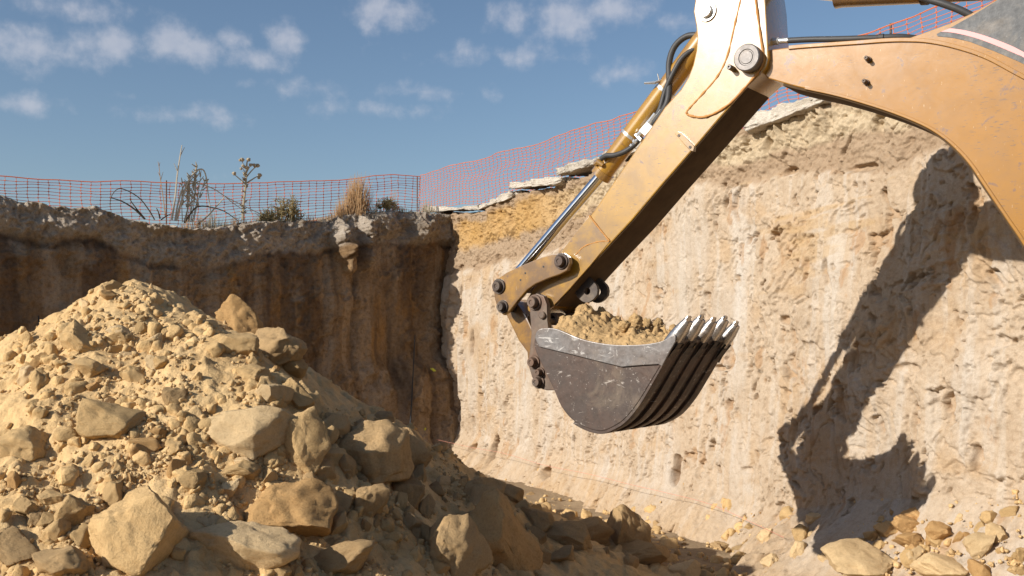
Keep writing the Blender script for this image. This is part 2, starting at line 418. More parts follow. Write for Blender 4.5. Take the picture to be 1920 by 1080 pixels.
def build_wall(name, T, Nn, s, crest, disp, color, mat, nface, ntoe, toe):
    S = s[:, None]
    cz = crest(s)[:, None] + 0.05 * fbm(S * 2.2, 3.1, 0, 4, 91) + .03 * fbm(S * 9, 1.2, 0, 3, 92)
    ft = np.linspace(0, 1, ntoe)[None, :]; ff = np.linspace(0, 1, nface)[None, :]; fc = np.linspace(0, 1, 26)[None, 1:]
    tw, th = toe(S)
    # toe slope, face with a slight batter, rounded crest, strip of plateau
    z1 = -0.25 + (th + 0.25) * ft ** 1.35; o1 = tw * (1 - ft) ** 1.1 + .10
    z1 = z1 + 0 * S; o1 = o1 + 0 * S
    z2 = th + (cz - .04 - th) * ff[:, 1:]; o2 = .10 * (1 - ff[:, 1:]) + 0 * S
    z3 = cz - .04 + .05 * np.sin(fc * math.pi / 2) + 0 * S; o3 = -(fc ** 2.2) * 3.0 - .06 * fc + 0 * S
    Z = np.concatenate([z1, z2, z3], 1); O = np.concatenate([o1, o2, o3], 1)
    SS = np.broadcast_to(S, Z.shape)
    D = disp(SS, Z, np.broadcast_to(cz, Z.shape))
    k = np.clip(1 + O / .8, 0, 1)
    O2 = O + D * k
    Zd = Z + np.where(O < -.02, .05 * fbm(SS * 5, O * 5, 0, 4, 77), 0)
    Zd[:, :ntoe] += (.13 * fbm(SS[:, :ntoe] * 3.2, O[:, :ntoe] * 3.2, 0, 6, 17, .62)) * np.sin(np.clip(ft, 0, 1) * math.pi) ** .5
    X = C0[0] + T[0] * SS + Nn[0] * O2; Y = C0[1] + T[1] * SS + Nn[1] * O2
    colr = color(SS, Z, np.broadcast_to(cz, Z.shape), D, O)
    me = grid_mesh(name, X, Y, Zd, colr); me.flip_normals()
    o = link(name, me, mat); o['kind'] = 'structure'; return o

def lerp3(a, b, t): return np.asarray(a)[None, None, :] * (1 - t[..., None]) + np.asarray(b)[None, None, :] * t[..., None]
def mixc(c, d, t): return c * (1 - t[..., None]) + np.asarray(d) * t[..., None]

# pale boundary of the right wall: height of the scraped face along the wall
PB = crest_from([(800, 520), (860, 512), (930, 500), (1000, 480), (1120, 440), (1300, 350), (1420, 345), (1520, 318), (1640, 330), (1760, 285), (1860, 240)], RW_T, RW_N)
HOLES = [(*on_wall(px, py, RW_T, RW_N), rx, rz, d) for px, py, rx, rz, d in
         [(945, 838, .10, .20, .30), (908, 842, .13, .10, .16), (1052, 884, .16, .08, .20), (1030, 878, .1, .07, .12), (1290, 872, .07, .13, .12), (1288, 890, .10, .12, .14),
          (1250, 700, .05, .13, .07), (1300, 640, .05, .08, .06), (1355, 690, .12, .04, .07), (1480, 600, .09, .05, .06), (1610, 315, .2, .05, .08), (1440, 270, .08, .10, .1),
          (1475, 320, .12, .05, .09), (1800, 760, .06, .16, .06), (1850, 860, .05, .12, .08), (1880, 640, .15, .06, .05), (1720, 690, .14, .05, .05), (900, 640, .06, .22, .12),
          (870, 560, .08, .25, .14), (1420, 880, .1, .05, .05), (1560, 500, .04, .1, .05), (1240, 560, .05, .06, .05), (1330, 555, .07, .05, .06), (925, 540, .05, .1, .06)]]
def rdisp(S, Z, cz):
    b = np.interp(S, PB[0], PB[1]) + .08 * fbm(S * 2.5, 0, 0, 4, 61)
    up = sstep(-.06, .08, Z - b)
    wx = S + .25 * fbm(S * 1.5, Z * 1.5, 0, 3, 5); wz = Z + .25 * fbm(S * 1.5, Z * 1.5, 3, 3, 6)
    d = .13 * fbm(S * .5, Z * .45, 0, 3, 1)
    # patches smeared flat by the bucket, taller than wide
    sm = sstep(-.02, .22, fbm(wx * 1.5, Z * .42, 0, 4, 23) + .25 * fbm(S * 5, Z * .8, 0, 3, 24)) * (1 - up)
    rough = .85 - .72 * sm
    fl = (.020 * fbm(wx * 3.2, Z * .2, 0, 3, 21) + .012 * fbm(S * 11, Z * .3, 0, 3, 22))
    near = np.exp(-(S / 1.6) ** 2)
    fl = fl * (1 + 1.2 * near) + sstep(.15, .8, Z) * near * .05 * np.sin(S * 15 + 1.5 * fbm(S * 2, Z * .6, 0, 2, 71))
    d = d + fl * (1 - up) * sstep(.1, .7, Z) + .022 * sm + .004 * sm * fbm(S * 30, Z * .8, 0, 3, 25)
    # spalled flakes: steps between plates
    n = fbm(wx * 1.5, wz * 1.25, 0, 5, 31, .55); d = d + rough * (.032 * sstep(.02, .05, n) + .026 * sstep(.22, .245, n))
    n = fbm(wx * 4.2, wz * 3.4, 0, 4, 32, .55); d = d + rough * .024 * sstep(.12, .155, n)
    n = fbm(wx * 6.5, wz * 4.0, 0, 4, 36, .6); d = d - (.35 + .65 * rough) * .07 * sstep(.34, .40, n)
    n = fbm(wx * 13, wz * 9, 0, 4, 38, .6); d = d - (.25 + .75 * rough) * .034 * sstep(.30, .38, n)
    cr = np.abs(fbm(wx * 1.1 + 9, wz * .55, 0, 4, 39, .6)); d = d - .03 * sstep(.012, .0, cr) * rough
    d = d + rough * (.012 * fbm(S * 11, Z * 9, 0, 4, 33, .6) + .011 * fbm(S * 34, Z * 30, 0, 3, 34, .6))
    # crumbly soil above, set back a little
    d = d + up * (-.05 + .06 * fbm(S * 3.5, Z * 4.5, 0, 5, 41, .6) + .03 * fbm(S * 14, Z * 14, 0, 4, 42, .65) + .012 * fbm(S * 40, Z * 40, 0, 3, 44))
    ctop = sstep(.45, .05, cz - Z); d = d + ctop * (.05 + .06 * fbm(S * 4, Z * 4, 0, 4, 43))
    for (hs, hz, rx, rz, dep) in HOLES:
        q = np.hypot((S - hs) / rx, (Z - hz) / rz) + .3 * fbm(S * 9, Z * 9, 0, 2, 3)
        d = d - dep * sstep(1.15, .55, q)
    return d
def rcolor(S, Z, cz, D, O):
    b = np.interp(S, PB[0], PB[1]) + .10 * fbm(S * 2.5, 0, 0, 4, 61) + .04 * fbm(S * 9, Z * 9, 0, 3, 62)
    n = .5 + .5 * fbm(S * .9, Z * .8, 0, 5, 51); m = .5 + .5 * fbm(S * 3.2, Z * .6, 0, 5, 52)
    wx = S + .25 * fbm(S * 1.5, Z * 1.5, 0, 3, 5)
    sm = sstep(-.02, .22, fbm(wx * 1.5, Z * .42, 0, 4, 23) + .25 * fbm(S * 5, Z * .8, 0, 3, 24))
    c = lerp3((0.431, 0.326, 0.223), (0.465, 0.372, 0.272), n)
    c = mixc(c, (0.482, 0.416, 0.339), sm * .55)
    c = mixc(c, (0.512, 0.462, 0.401), sstep(.58, .78, m) * .5)
    o = fbm(S * 1.7 + 4, Z * 2.2, 0, 5, 53); c = mixc(c, (0.411, 0.272, 0.144), sstep(.16, .45, o) * .5)
    o = fbm(S * 5.5, Z * 2.5, 0, 5, 57); c = mixc(c, (0.373, 0.219, 0.106), sstep(.36, .5, o) * .6)
    o = fbm(S * .8, Z * 4.5 - S * .35, 0, 4, 58); c = mixc(c, (0.434, 0.294, 0.151), sstep(.30, .42, o) * sstep(2.2, 3.4, Z) * .6)
    o = fbm(S * 13, Z * .7, 0, 4, 63); c = mixc(c, (0.521, 0.480, 0.420), sstep(.12, .38, o) * .30); c = mixc(c, (0.405, 0.290, 0.185), sstep(.22, .45, -o) * .22)
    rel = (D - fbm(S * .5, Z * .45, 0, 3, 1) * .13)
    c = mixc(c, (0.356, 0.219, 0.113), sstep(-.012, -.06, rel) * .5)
    up = sstep(-.05, .05, Z - b)
    t = np.clip((Z - b) / np.maximum(cz - b, .05), 0, 1) + .12 * fbm(S * 1.4, Z * 3, 0, 4, 54)
    soil = lerp3((0.311, 0.217, 0.137), (0.356, 0.265, 0.178), .5 + .5 * fbm(S * 2, Z * 5, 0, 4, 55))
    och = lerp3((0.388, 0.228, 0.075), (0.434, 0.286, 0.137), .5 + .5 * fbm(S * 3, Z * 3, 0, 4, 56))
    och = mixc(och, (0.453, 0.360, 0.240), sstep(3.0, 6.0, S))          # the ochre layer pales along the wall
    soil = mixc(soil, och, sstep(.36, .48, t) * sstep(.88, .78, t) * sstep(-.1, .5, S))
    c = c * (1 - up[..., None]) + soil * up[..., None]
    toe = sstep(.55, .05, Z) ; c = mixc(c, (0.419, 0.294, 0.171), toe * (.55 + .25 * fbm(S * 2, Z * 3, 0, 3, 59)))
    return c
def rtoe(S):
    w = .62 + .35 * fbm(S * .9, 1, 0, 4, 81) + 1.1 * sstep(8.0, 11.0, S); h = .40 + .22 * fbm(S * .7, 4, 0, 3, 82) + .45 * sstep(8.6, 11.5, S)
    return w, h
s1 = np.concatenate([np.linspace(-.8, 6, 400), np.linspace(6, 13.2, 640)[1:]])
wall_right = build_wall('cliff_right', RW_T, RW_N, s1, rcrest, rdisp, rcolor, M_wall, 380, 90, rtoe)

COLS = [(*on_wall(px, py, LW_T, LW_N), rx, rz, d) for px, py, rx, rz, d in
        [(632, 445, .16, .35, .34), (648, 495, .13, .28, .26), (682, 430, .17, .30, .36), (680, 480, .14, .34, .30), (640, 470, .12, .2, .3), (725, 420, .35, .25, .16), (790, 430, .3, .3, .2), (300, 424, .25, .12, .16), (345, 422, .3, .12, .2)]]
def ldisp(S, Z, cz):
    d = .10 * fbm(S * .45, Z * .4, 0, 3, 101)
    band = cz - .60 + .16 * fbm(S * 1.3, 0, 0, 4, 103) + .05 * fbm(S * 5, Z * 3, 0, 3, 119)
    near = sstep(4.2, 2.2, S)
    fl = np.abs(np.sin(S * 4.6 + 1.1 * fbm(S * .7, Z * .25, 0, 2, 104)))
    body = sstep(.1, -.25, Z - band)
    d = d + body * ((fl ** .7 - .5) * (.05 + .13 * near) * (.6 + .6 * (fbm(S * 1.3, Z * .5, 0, 3, 105))) + .04 * fbm(S * 3.5, Z * .3, 0, 3, 106))
    n = fbm(S * 1.4, Z * 1.5, 0, 5, 107, .55); d = d + .05 * sstep(.05, .16, n) + .04 * sstep(.24, .3, n)
    d = d + .05 * fbm(S * 5, Z * 4, 0, 5, 108, .62) + .022 * fbm(S * 20, Z * 17, 0, 3, 109)
    top = sstep(-.05, .10, Z - band)
    d = d + top * (.02 + .10 * fbm(S * 1.6, Z * 2.0, 0, 4, 110) + .09 * fbm(S * 6, Z * 6, 0, 5, 111, .62) + .04 * fbm(S * 19, Z * 19, 0, 3, 112))
    lip = np.exp(-((Z - band) / .07) ** 2) * sstep(-.25, .2, fbm(S * .9, 3, 0, 3, 126)); d = d - .08 * lip
    d = d + .42 * sstep(3.0, .8, S) * sstep(1.85, 1.30, Z + .35 * fbm(S * 2.2, Z * 2.2, 0, 4, 118))      # ledge added by the corner to widen the shadow on the right wall
    for (hs, hz, rx, rz, dep) in COLS:
        q = np.hypot((S - hs) / rx, (Z - hz) / rz) + .45 * fbm(S * 7, Z * 7, 0, 4, 113)
        d = d + dep * sstep(1.1, .35, q)
    return d
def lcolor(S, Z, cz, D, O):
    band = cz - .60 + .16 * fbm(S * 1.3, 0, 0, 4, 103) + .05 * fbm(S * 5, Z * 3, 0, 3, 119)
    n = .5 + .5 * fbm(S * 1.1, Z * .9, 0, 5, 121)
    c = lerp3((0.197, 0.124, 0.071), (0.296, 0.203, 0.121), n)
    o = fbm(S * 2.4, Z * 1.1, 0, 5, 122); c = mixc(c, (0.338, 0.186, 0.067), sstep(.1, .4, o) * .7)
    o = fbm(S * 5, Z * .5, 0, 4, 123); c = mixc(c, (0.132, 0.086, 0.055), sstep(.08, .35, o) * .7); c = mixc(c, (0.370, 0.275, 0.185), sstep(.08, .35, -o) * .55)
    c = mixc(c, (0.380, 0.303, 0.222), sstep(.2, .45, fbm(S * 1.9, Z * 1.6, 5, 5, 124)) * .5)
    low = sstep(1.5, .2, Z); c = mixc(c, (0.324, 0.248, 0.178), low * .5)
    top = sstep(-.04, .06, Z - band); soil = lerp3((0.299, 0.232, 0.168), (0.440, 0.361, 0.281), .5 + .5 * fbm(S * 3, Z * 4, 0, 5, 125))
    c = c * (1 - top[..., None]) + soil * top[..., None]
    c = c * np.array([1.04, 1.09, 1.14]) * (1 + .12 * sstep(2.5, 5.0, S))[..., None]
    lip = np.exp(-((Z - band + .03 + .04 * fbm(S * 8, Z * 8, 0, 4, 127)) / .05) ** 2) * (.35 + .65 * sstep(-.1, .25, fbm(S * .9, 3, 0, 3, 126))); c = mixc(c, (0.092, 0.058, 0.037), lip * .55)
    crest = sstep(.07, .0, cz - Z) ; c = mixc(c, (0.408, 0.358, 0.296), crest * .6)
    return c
def ltoe(S): return .8 + .3 * fbm(S * .6, 1, 0, 3, 181), .35 + .2 * fbm(S * .7, 4, 0, 3, 182)
s2 = np.concatenate([np.linspace(-.8, 9.2, 640), np.linspace(9.2, 24.5, 90)[1:]])
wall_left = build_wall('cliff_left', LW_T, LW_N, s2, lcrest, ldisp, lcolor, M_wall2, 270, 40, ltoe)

# ------------------------------------------------------------------ pit floor and the land above
PEAK = np.array([-2.97, 8.0]); PEAK_Z = 2.68
def ground_h(x, y): return .06 * fbm(x * .7, y * .7, 0, 4, 201) + .035 * fbm(x * 3, y * 3, 0, 4, 202) + .012 * fbm(x * 11, y * 11, 0, 3, 203)
def pile_h(x, y):
    dx, dy = x - PEAK[0], y - PEAK[1]
    a = np.arctan2(dy, dx)
    d = np.sqrt((dx * 1.0) ** 2 + (dy * .92) ** 2 + .03)
    d = d * (1 + .10 * np.cos(3 * a + .6) + .08 * fbm(np.cos(a) * 1.6, np.sin(a) * 1.6, 0, 3, 211))
    h = PEAK_Z + .10 - .645 * d
    h = np.where(h < .55, .55 - (.55 - h) * .62, h)
    h = h + .12 * np.exp(-((x + 1.95) ** 2 + (y - 7.6) ** 2) / .22)
    k = sstep(0, .8, d)
    h = h + k * (.12 * fbm(x * 1.1, y * 1.1, 0, 3, 212) + .09 * fbm(x * 2.8, y * 2.8, 0, 4, 213, .55))
    n = fbm(x * 3.0, y * 3.0, 0, 4, 214); h = h + .05 * sstep(.10, .3, n) * k
    d1, idv, d2 = cells(x * 5.4 + .3 * fbm(x * 5, y * 5, 0, 2, 4), y * 5.4, 45)
    h = h + np.maximum(0, idv - .55) * .10 * sstep(.0, .35, d2 - d1)
    d1, idv, d2 = cells(x * 13, y * 13 , 46); h = h + np.maximum(0, idv - .55) * .045 * sstep(.0, .4, d2 - d1)
    d1, idv, d2 = cells(x * 29, y * 29 , 47); h = h + np.maximum(0, idv - .6) * .022 * sstep(.0, .4, d2 - d1)
    h = h + .35 * np.exp(-((x + 1.6) ** 2 + (y - 6.6) ** 2) / .5)
    h = h + .020 * fbm(x * 10, y * 10, 0, 5, 215, .62) + .005 * fbm(x * 40, y * 40, 0, 2, 216)
    return h
def earth_h(x, y): return np.maximum(ground_h(x, y), pile_h(x, y))

gx = np.concatenate([np.linspace(-60, -8, 30), np.linspace(-8, 7, 260)[1:], np.linspace(7, 60, 30)[1:]])
gy = np.concatenate([np.linspace(-60, 3, 40), np.linspace(3, 19.5, 280)[1:]])
GX, GY = np.meshgrid(gx, gy, indexing='ij')
GZ = ground_h(GX, GY) - .02
gc = lerp3((.27, .195, .12), (.37, .275, .17), .5 + .5 * fbm(GX * .8, GY * .8, 0, 5, 221))
floor = link('pit_floor', grid_mesh('pit_floor', GX, GY, GZ, gc), M_pile); floor['kind'] = 'structure'
# land above the pit, out to the horizon
def P2(T, Nn, s, off): p = C0 + T * s + Nn * off; return (p[0], p[1])
corner_b = C0 - RW_N * 0 - (RW_N + LW_N) * 1.9
mb = MB()
zt = 4.0
pr = [P2(RW_T, RW_N, 13.2, -2.2), (corner_b[0], corner_b[1]), P2(LW_T, LW_N, 24.5, -2.2)]
v = [(pr[0][0], pr[0][1], zt), (pr[1][0], pr[1][1], zt), (pr[2][0], pr[2][1], zt), (-900, -200, zt), (-900, 1500, zt), (1200, 1500, zt), (1200, 30, zt), (40, 9.4, zt)]
mb.add(v, [(0, 7, 6, 5, 1), (1, 5, 4, 2), (2, 4, 3)])
plateau = mb.build('ground', M_conc if False else earth_mat('grassy_dust', (.40, .32, .20)), None, False); plateau['kind'] = 'structure'
# the cut turns away beyond the boom, where the machine comes in
mb = MB(); a = P2(RW_T, RW_N, 13.1, 0)
S_ = np.linspace(0, 1, 160)[:, None]; V_ = np.linspace(0, 1, 60)[None, :]
bx_ = a[0] - .45 + 34 * S_ ** 1.6 + .25 * fbm(S_ * 30, V_ * 7, 0, 5, 301) + .3 * (1 - V_); by_ = a[1] + .35 + 1.2 * S_ - .9 * (1 - V_) + .2 * fbm(S_ * 30, V_ * 7, 0, 5, 302); bz_ = -.2 + 4.95 * np.minimum(V_ / .85, 1) + 0 * S_; by_ = by_ + 3.0 * np.maximum(0, V_ - .85) / .15
cw = lerp3((.56, .42, .28), (.64, .52, .38), .5 + .5 * fbm(bx_, bz_, 0, 5, 303))
cu = link('cliff_turn', grid_mesh('cliff_turn', bx_, by_ + 0 * bz_, bz_, cw), M_wall); cu['kind'] = 'structure'

# unseen pit sides behind the camera, added to cut sky and bounce light
def unseen_side(name, a, b, seed):
    a, b = np.array(a, float), np.array(b, float); n = int(np.linalg.norm(b - a) / .25); t = np.linspace(0, 1, n)[:, None]; v = np.linspace(0, 1, 26)[None, :]
    nn_ = np.array([-(b - a)[1], (b - a)[0]]); nn_ = nn_ / np.linalg.norm(nn_); L_ = np.linalg.norm(b - a)
    d = .35 * fbm(t * L_ * .5, v * 2, 0, 4, seed) + .8 * (1 - v) ** 3
    X = a[0] + (b - a)[0] * t + nn_[0] * d; Y = a[1] + (b - a)[1] * t + nn_[1] * d; Z = -.2 + 4.8 * v + .15 * fbm(t * L_, 3, 0, 3, seed + 1) * v
    o = link(name, grid_mesh(name, X, Y, Z, lerp3((.28, .2, .13), (.38, .29, .2), .5 + .5 * fbm(t * L_, v * 4, 0, 4, seed + 2))), M_wall); o['kind'] = 'structure'
unseen_side('unseen_cliff_side', (-20.5, 5.0), (-11.0, -14.0), 311); unseen_side('unseen_cliff_rear', (-11.0, -14.0), (16, -9), 321)
# ------------------------------------------------------------------ dirt pile
px_ = np.linspace(-7.8, 2.6, 800); py_ = np.concatenate([np.linspace(3.0, 8.6, 540), np.linspace(8.6, 13.2, 150)[1:]])
PX, PY = np.meshgrid(px_, py_, indexing='ij')
PZ = pile_h(PX, PY)
PG = ground_h(PX, PY); PE = np.maximum(PZ, PG)
def earth_h(x, y):      # the built surface, looked up on its own grid
    x = np.asarray(x, dtype=float); y = np.asarray(y, dtype=float)
    u = np.interp(x, px_, np.arange(len(px_))); v = np.interp(y, py_, np.arange(len(py_)))
    i = np.minimum(u.astype(int), len(px_) - 2); j = np.minimum(v.astype(int), len(py_) - 2); a, b = u - i, v - j
    return PE[i, j] * (1 - a) * (1 - b) + PE[i + 1, j] * a * (1 - b) + PE[i, j + 1] * (1 - a) * b + PE[i + 1, j + 1] * a * b
keep = PZ > PG - .12
pc = lerp3((.60, .40, .185), (.67, .475, .245), .5 + .5 * fbm(PX * 1.3, PY * 1.3, 0, 5, 231))
pc = mixc(pc, (.48, .305, .135), sstep(.1, .4, fbm(PX * 2.6, PY * 2.6, 0, 4, 232)) * .5)
me = grid_mesh('dirt_pile', PX, PY, PZ, pc)
bm = bmesh.new(); bm.from_mesh(me)
kf = keep.reshape(-1); bm.verts.ensure_lookup_table()
bmesh.ops.delete(bm, geom=[v_ for v_ in bm.verts if not kf[v_.index]], context='VERTS'); bm.to_mesh(me); bm.free()
pile = link('dirt_pile', me, M_pile)
tag(pile, 'large cone of dry sandy soil heaped in the left foreground', 'dirt pile')

# ------------------------------------------------------------------ rocks
def rock_mesh(name, seed, sub=4, cuts=9, flat=.78, rough=.05, sub_noise=1.3):
    bm = bmesh.new(); bmesh.ops.create_icosphere(bm, subdivisions=sub, radius=1.0)
    v = np.array([p.co[:] for p in bm.verts]); rr = np.random.default_rng(seed)
    for k in range(cuts):
        n = rr.normal(size=3); n /= np.linalg.norm(n); h = rr.uniform(.46, flat)
        over = np.maximum(0, v @ n - h); v = v - np.outer(over * .94, n)
    r = np.linalg.norm(v, axis=1, keepdims=True); nrm = v / np.maximum(r, 1e-6)
    o = seed * 3.7
    d = rough * 1.6 * fbm(v[:, 0] * 1.7 + o, v[:, 1] * 1.7, v[:, 2] * 1.7, 3, seed) + rough * .9 * fbm(v[:, 0] * 5 + o, v[:, 1] * 5, v[:, 2] * 5, 4, seed + 5, .6) * sub_noise
    n = fbm(v[:, 0] * 1.5 + o, v[:, 1] * 1.5, v[:, 2] * 1.5, 2, seed + 9); d = d - rough * 1.0 * sstep(.05, .16, n)
    d = d + rough * .6 * fbm(v[:, 0] * 12 + o, v[:, 1] * 14, v[:, 2] * 14, 2, seed + 15)
    v = v + nrm * d[:, None]
    v = v / np.abs(v).max(0) 
    for p, q in zip(bm.verts, v): p.co = q
    me = bpy.data.meshes.new(name); bm.to_mesh(me); bm.free(); me.shade_smooth(); return me

def earth_hit(px, py, y0=3.2, y1=18.0):
    """first point of the earth surface seen at a pixel"""
    Y = np.linspace(y0, y1, 900); X = (px - 960) / FPX * Y; Z = CAMZ + (HZ - py) / FPX * Y
    below = Z <= earth_h(X, Y)
    if not below.any(): return None
    i = int(np.argmax(below)); return Vector((X[i], Y[i], Z[i]))

def put_rock(name, me, mat, pos, sx, sy, sz, rot, sink=.25):
    o = bpy.data.objects.new(name, me); col.objects.link(o)
    o.location = (pos[0], pos[1], pos[2]); o.scale = (sx, sy, sz); o.rotation_euler = rot
    if not me.materials: me.materials.append(None)
    o.material_slots[0].link = 'OBJECT'; o.material_slots[0].material = mat
    return o

# (column, row, width, height in photo pixels, tilt, stone, label)
BIG = [
 (452, 607, 100, 80, 25, 'o', 'pointed ochre boulder on the right shoulder of the dirt pile'),
 (512, 652, 118, 76, -8, 'g', 'broad brown boulder just below the pointed one on the pile shoulder'),
 (428, 648, 92, 62, 12, 'n', 'rounded boulder left of the brown one, high on the pile'),
 (455, 812, 168, 118, 14, 'p', 'large smooth pale boulder in the middle of the pile face'),
 (558, 832, 118, 132, -20, 'n', 'upright half shaded boulder right of the large pale one'),
 (452, 882, 78, 50, 5, 'n', 'small block tucked under the large pale boulder'),
 (548, 955, 200, 150, -15, 'o', 'big rounded ochre boulder at the foot of the pile'),
 (438, 1022, 215, 122, 8, 'p', 'wide pale boulder at the bottom edge of the picture'),
 (246, 1012, 168, 190, 30, 'n', 'tall slanted slab of stone at the lower left of the pile'),
 (636, 1052, 142, 74, -12, 'g', 'dark boulder with sunlit top at the bottom centre left'),
 (196, 792, 132, 84, 18, 'n', 'undercut boulder with a dark gap beneath it, left of pile centre'),
 (40, 842, 130, 84, 20, 'n', 'long boulder half buried at the left edge of the picture'),
 (150, 642, 92, 58, 28, 'n', 'long stone on the upper left flank of the pile'),
 (225, 628, 58, 34, 16, 'p', 'oval pale stone below the top of the pile'),
 (325, 745, 52, 44, -10, 'g', 'lone round stone in the middle of the sandy slope'),
 (508, 742, 72, 62, 10, 'p', 'pale block on the sunlit edge above the shaded rocks'),
 (556, 742, 44, 72, -25, 'n', 'narrow upright stone at the edge of the pile shadow'),
 (686, 858, 175, 128, -10, 'g', 'large brown lump in the shade right of the pile'),
 (748, 852, 120, 124, -20, 'r', 'dark rounded boulder in the shade before the left earth face'),
 (690, 946, 66, 92, 15, 'g', 'shaded boulder with a small patch of sun on it'),
 (762, 922, 66, 84, -10, 'g', 'pointed grey boulder in the shade, right of the sun-patched one'),
 (848, 1038, 136, 134, -8, 'g', 'big shaded boulder at the bottom centre'),
 (925, 1012, 150, 160, -22, 'o', 'large leaning boulder with one sunlit ochre side'),
 (958, 928, 64, 34, 20, 'g', 'thin tilted slab on top of the leaning boulder'),
 (798, 1005, 42, 46, 5, 'g', 'small grey block between the big shaded boulders'),
 (22, 1034, 120, 78, 12, 'g', 'flat topped boulder in the bottom left corner'),
 (112, 1060, 130, 66, 0, 'r', 'dark boulder under the flat topped one in the corner'),
 (132, 968, 66, 92, 42, 'n', 'slanted narrow slab above the corner boulders'),
 (92, 938, 56, 34, 22, 'n', 'flat loaf shaped stone in the small cluster at left'),
 (46, 955, 44, 40, 0, 'n', 'round stone in the small cluster at left'),
 (66, 975, 36, 30, 0, 'g', 'lowest stone of the small cluster at left'),
 (292, 642, 30, 36, 0, 'p', 'egg shaped pale stone under the pile top'),
 (268, 620, 28, 32, 0, 'n', 'small round stone beside the oval pale one'),
 (640, 806, 60, 56, 25, 'r', 'dark angular rock leaning at the back of the shaded slope'),
 (680, 808, 36, 48, -10, 'r', 'small dark rock with a lit tip at the back of the shaded slope'),
 (1062, 1012, 104, 68, 10, 'r', 'reddish shaded rock at the foot of the sunlit wall'),
 (1050, 1046, 58, 36, -15, 'g', 'low shaded rock in front of the reddish one'),
 (1210, 1040, 110, 50, 0, 'g', 'flat shaded rock on the floor right of the shadow tip'),
 (1284, 1072, 58, 44, 10, 'p', 'small sunlit rock at the bottom edge, centre right'),
 (900, 925, 90, 56, 0, 'g', 'low dark rock behind the leaning boulder'),
 (360, 905, 60, 50, 0, 'n', 'crumbly lump in the middle of the sandy slope'),
 (545, 690, 60, 46, 0, 'n', 'flat brown stone between the shoulder boulder and the edge'),
 (420, 1000, 30, 40, 0, 'n', 'small upright stone above the wide pale boulder'),
 (165, 690, 60, 40, 12, 'n', 'low sandy lump on the left flank of the pile'),
 (470, 700, 64, 44, 0, 'n', 'sandy block under the shoulder boulders'),
 (1166, 1002, 92, 112, 4, 'g', 'pointed dark rock standing before the foot of the sunlit wall'),
 (1105, 1000, 90, 50, -8, 'g', 'low dark rock left of the standing pointed rock'),
 (1010, 985, 80, 54, 10, 'g', 'dark rock between the leaning boulder and the sunlit wall'),
]
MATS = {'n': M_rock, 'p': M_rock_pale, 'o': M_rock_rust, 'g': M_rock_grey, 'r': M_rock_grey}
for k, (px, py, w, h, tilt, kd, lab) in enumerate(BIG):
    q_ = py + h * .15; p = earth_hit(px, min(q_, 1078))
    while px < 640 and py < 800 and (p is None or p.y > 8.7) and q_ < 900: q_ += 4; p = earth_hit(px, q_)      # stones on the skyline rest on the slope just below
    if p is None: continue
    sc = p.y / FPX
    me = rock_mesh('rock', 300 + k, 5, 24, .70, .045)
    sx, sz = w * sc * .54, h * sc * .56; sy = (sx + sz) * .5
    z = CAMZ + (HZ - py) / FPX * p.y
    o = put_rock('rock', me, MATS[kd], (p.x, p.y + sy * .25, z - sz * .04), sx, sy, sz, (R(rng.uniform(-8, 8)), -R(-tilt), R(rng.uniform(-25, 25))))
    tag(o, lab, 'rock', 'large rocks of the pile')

# rubble in the sun under the right wall
RUB = [
 (1622, 1058, 150, 84, 4, 'p', 'long pale boulder at the bottom edge below the arm shadow'),
 (1506, 1002, 46, 38, 0, 'n', 'squarish stone at the left edge of the bucket shadow'),
 (1664, 992, 44, 34, 0, 'n', 'small brown clod right of the bucket shadow tip'),
 (1706, 985, 62, 40, 20, 'o', 'reddish clod at the top left of the clod heap'),
 (1762, 998, 50, 46, -10, 'o', 'right hand clod of the reddish clod heap'),
 (1712, 1012, 64, 40, 5, 'o', 'middle clod of the reddish clod heap'),
 (1712, 1032, 30, 24, 0, 'o', 'smallest clod under the reddish heap'),
 (1842, 1018, 60, 50, -20, 'p', 'pinkish angular stone at the lower right'),
 (1872, 1000, 44, 40, 0, 'p', 'stone above the pinkish angular one'),
 (1775, 1062, 110, 52, 5, 'p', 'low broken slab at the bottom right'),
 (1720, 968, 62, 28, 22, 'o', 'flat clod lying against the wall below the shadow fingers'),
 (1440, 1012, 40, 44, 10, 'p', 'pale stone left of the squarish one'),
 (1498, 1040, 36, 50, 0, 'p', 'upright pale stone before the long boulder'),
 (1548, 1050, 34, 42, 0, 'p', 'pale stone touching the long boulder'),
 (1450, 1056, 44, 34, 0, 'p', 'pale stone with a dark shadow at the bottom edge'),
 (1300, 914, 34, 24, 0, 'n', 'small stone sitting on the ledge of the right wall'),
 (1640, 1005, 34, 28, 0, 'n', 'brown clod just under the bucket shadow'),
 (1530, 972, 34, 26, 10, 'p', 'pale chip at the lower left of the bucket shadow'),
]
_ts = np.linspace(-1, 14, 400); _tw, _th = rtoe(_ts)
def rubble_hit(px, py):
    Y = np.linspace(6, 17, 900); X = (px - 960) / FPX * Y; Z = CAMZ + (HZ - py) / FPX * Y
    dx, dy = X - C0[0], Y - C0[1]; s_ = dx * RW_T[0] + dy * RW_T[1]; o_ = dx * RW_N[0] + dy * RW_N[1]
    tw, th = np.interp(s_, _ts, _tw), np.interp(s_, _ts, _th)
    f = 1 - np.clip((o_ - .10) / np.maximum(tw, .1), 0, 1) ** (1 / 1.1)
    below = (Z <= np.maximum(-.25 + (th + .25) * f ** 1.35, 0)) | (o_ < .1)
    if not below.any(): return None
    i = int(np.argmax(below)); return Vector((X[i], Y[i], Z[i]))
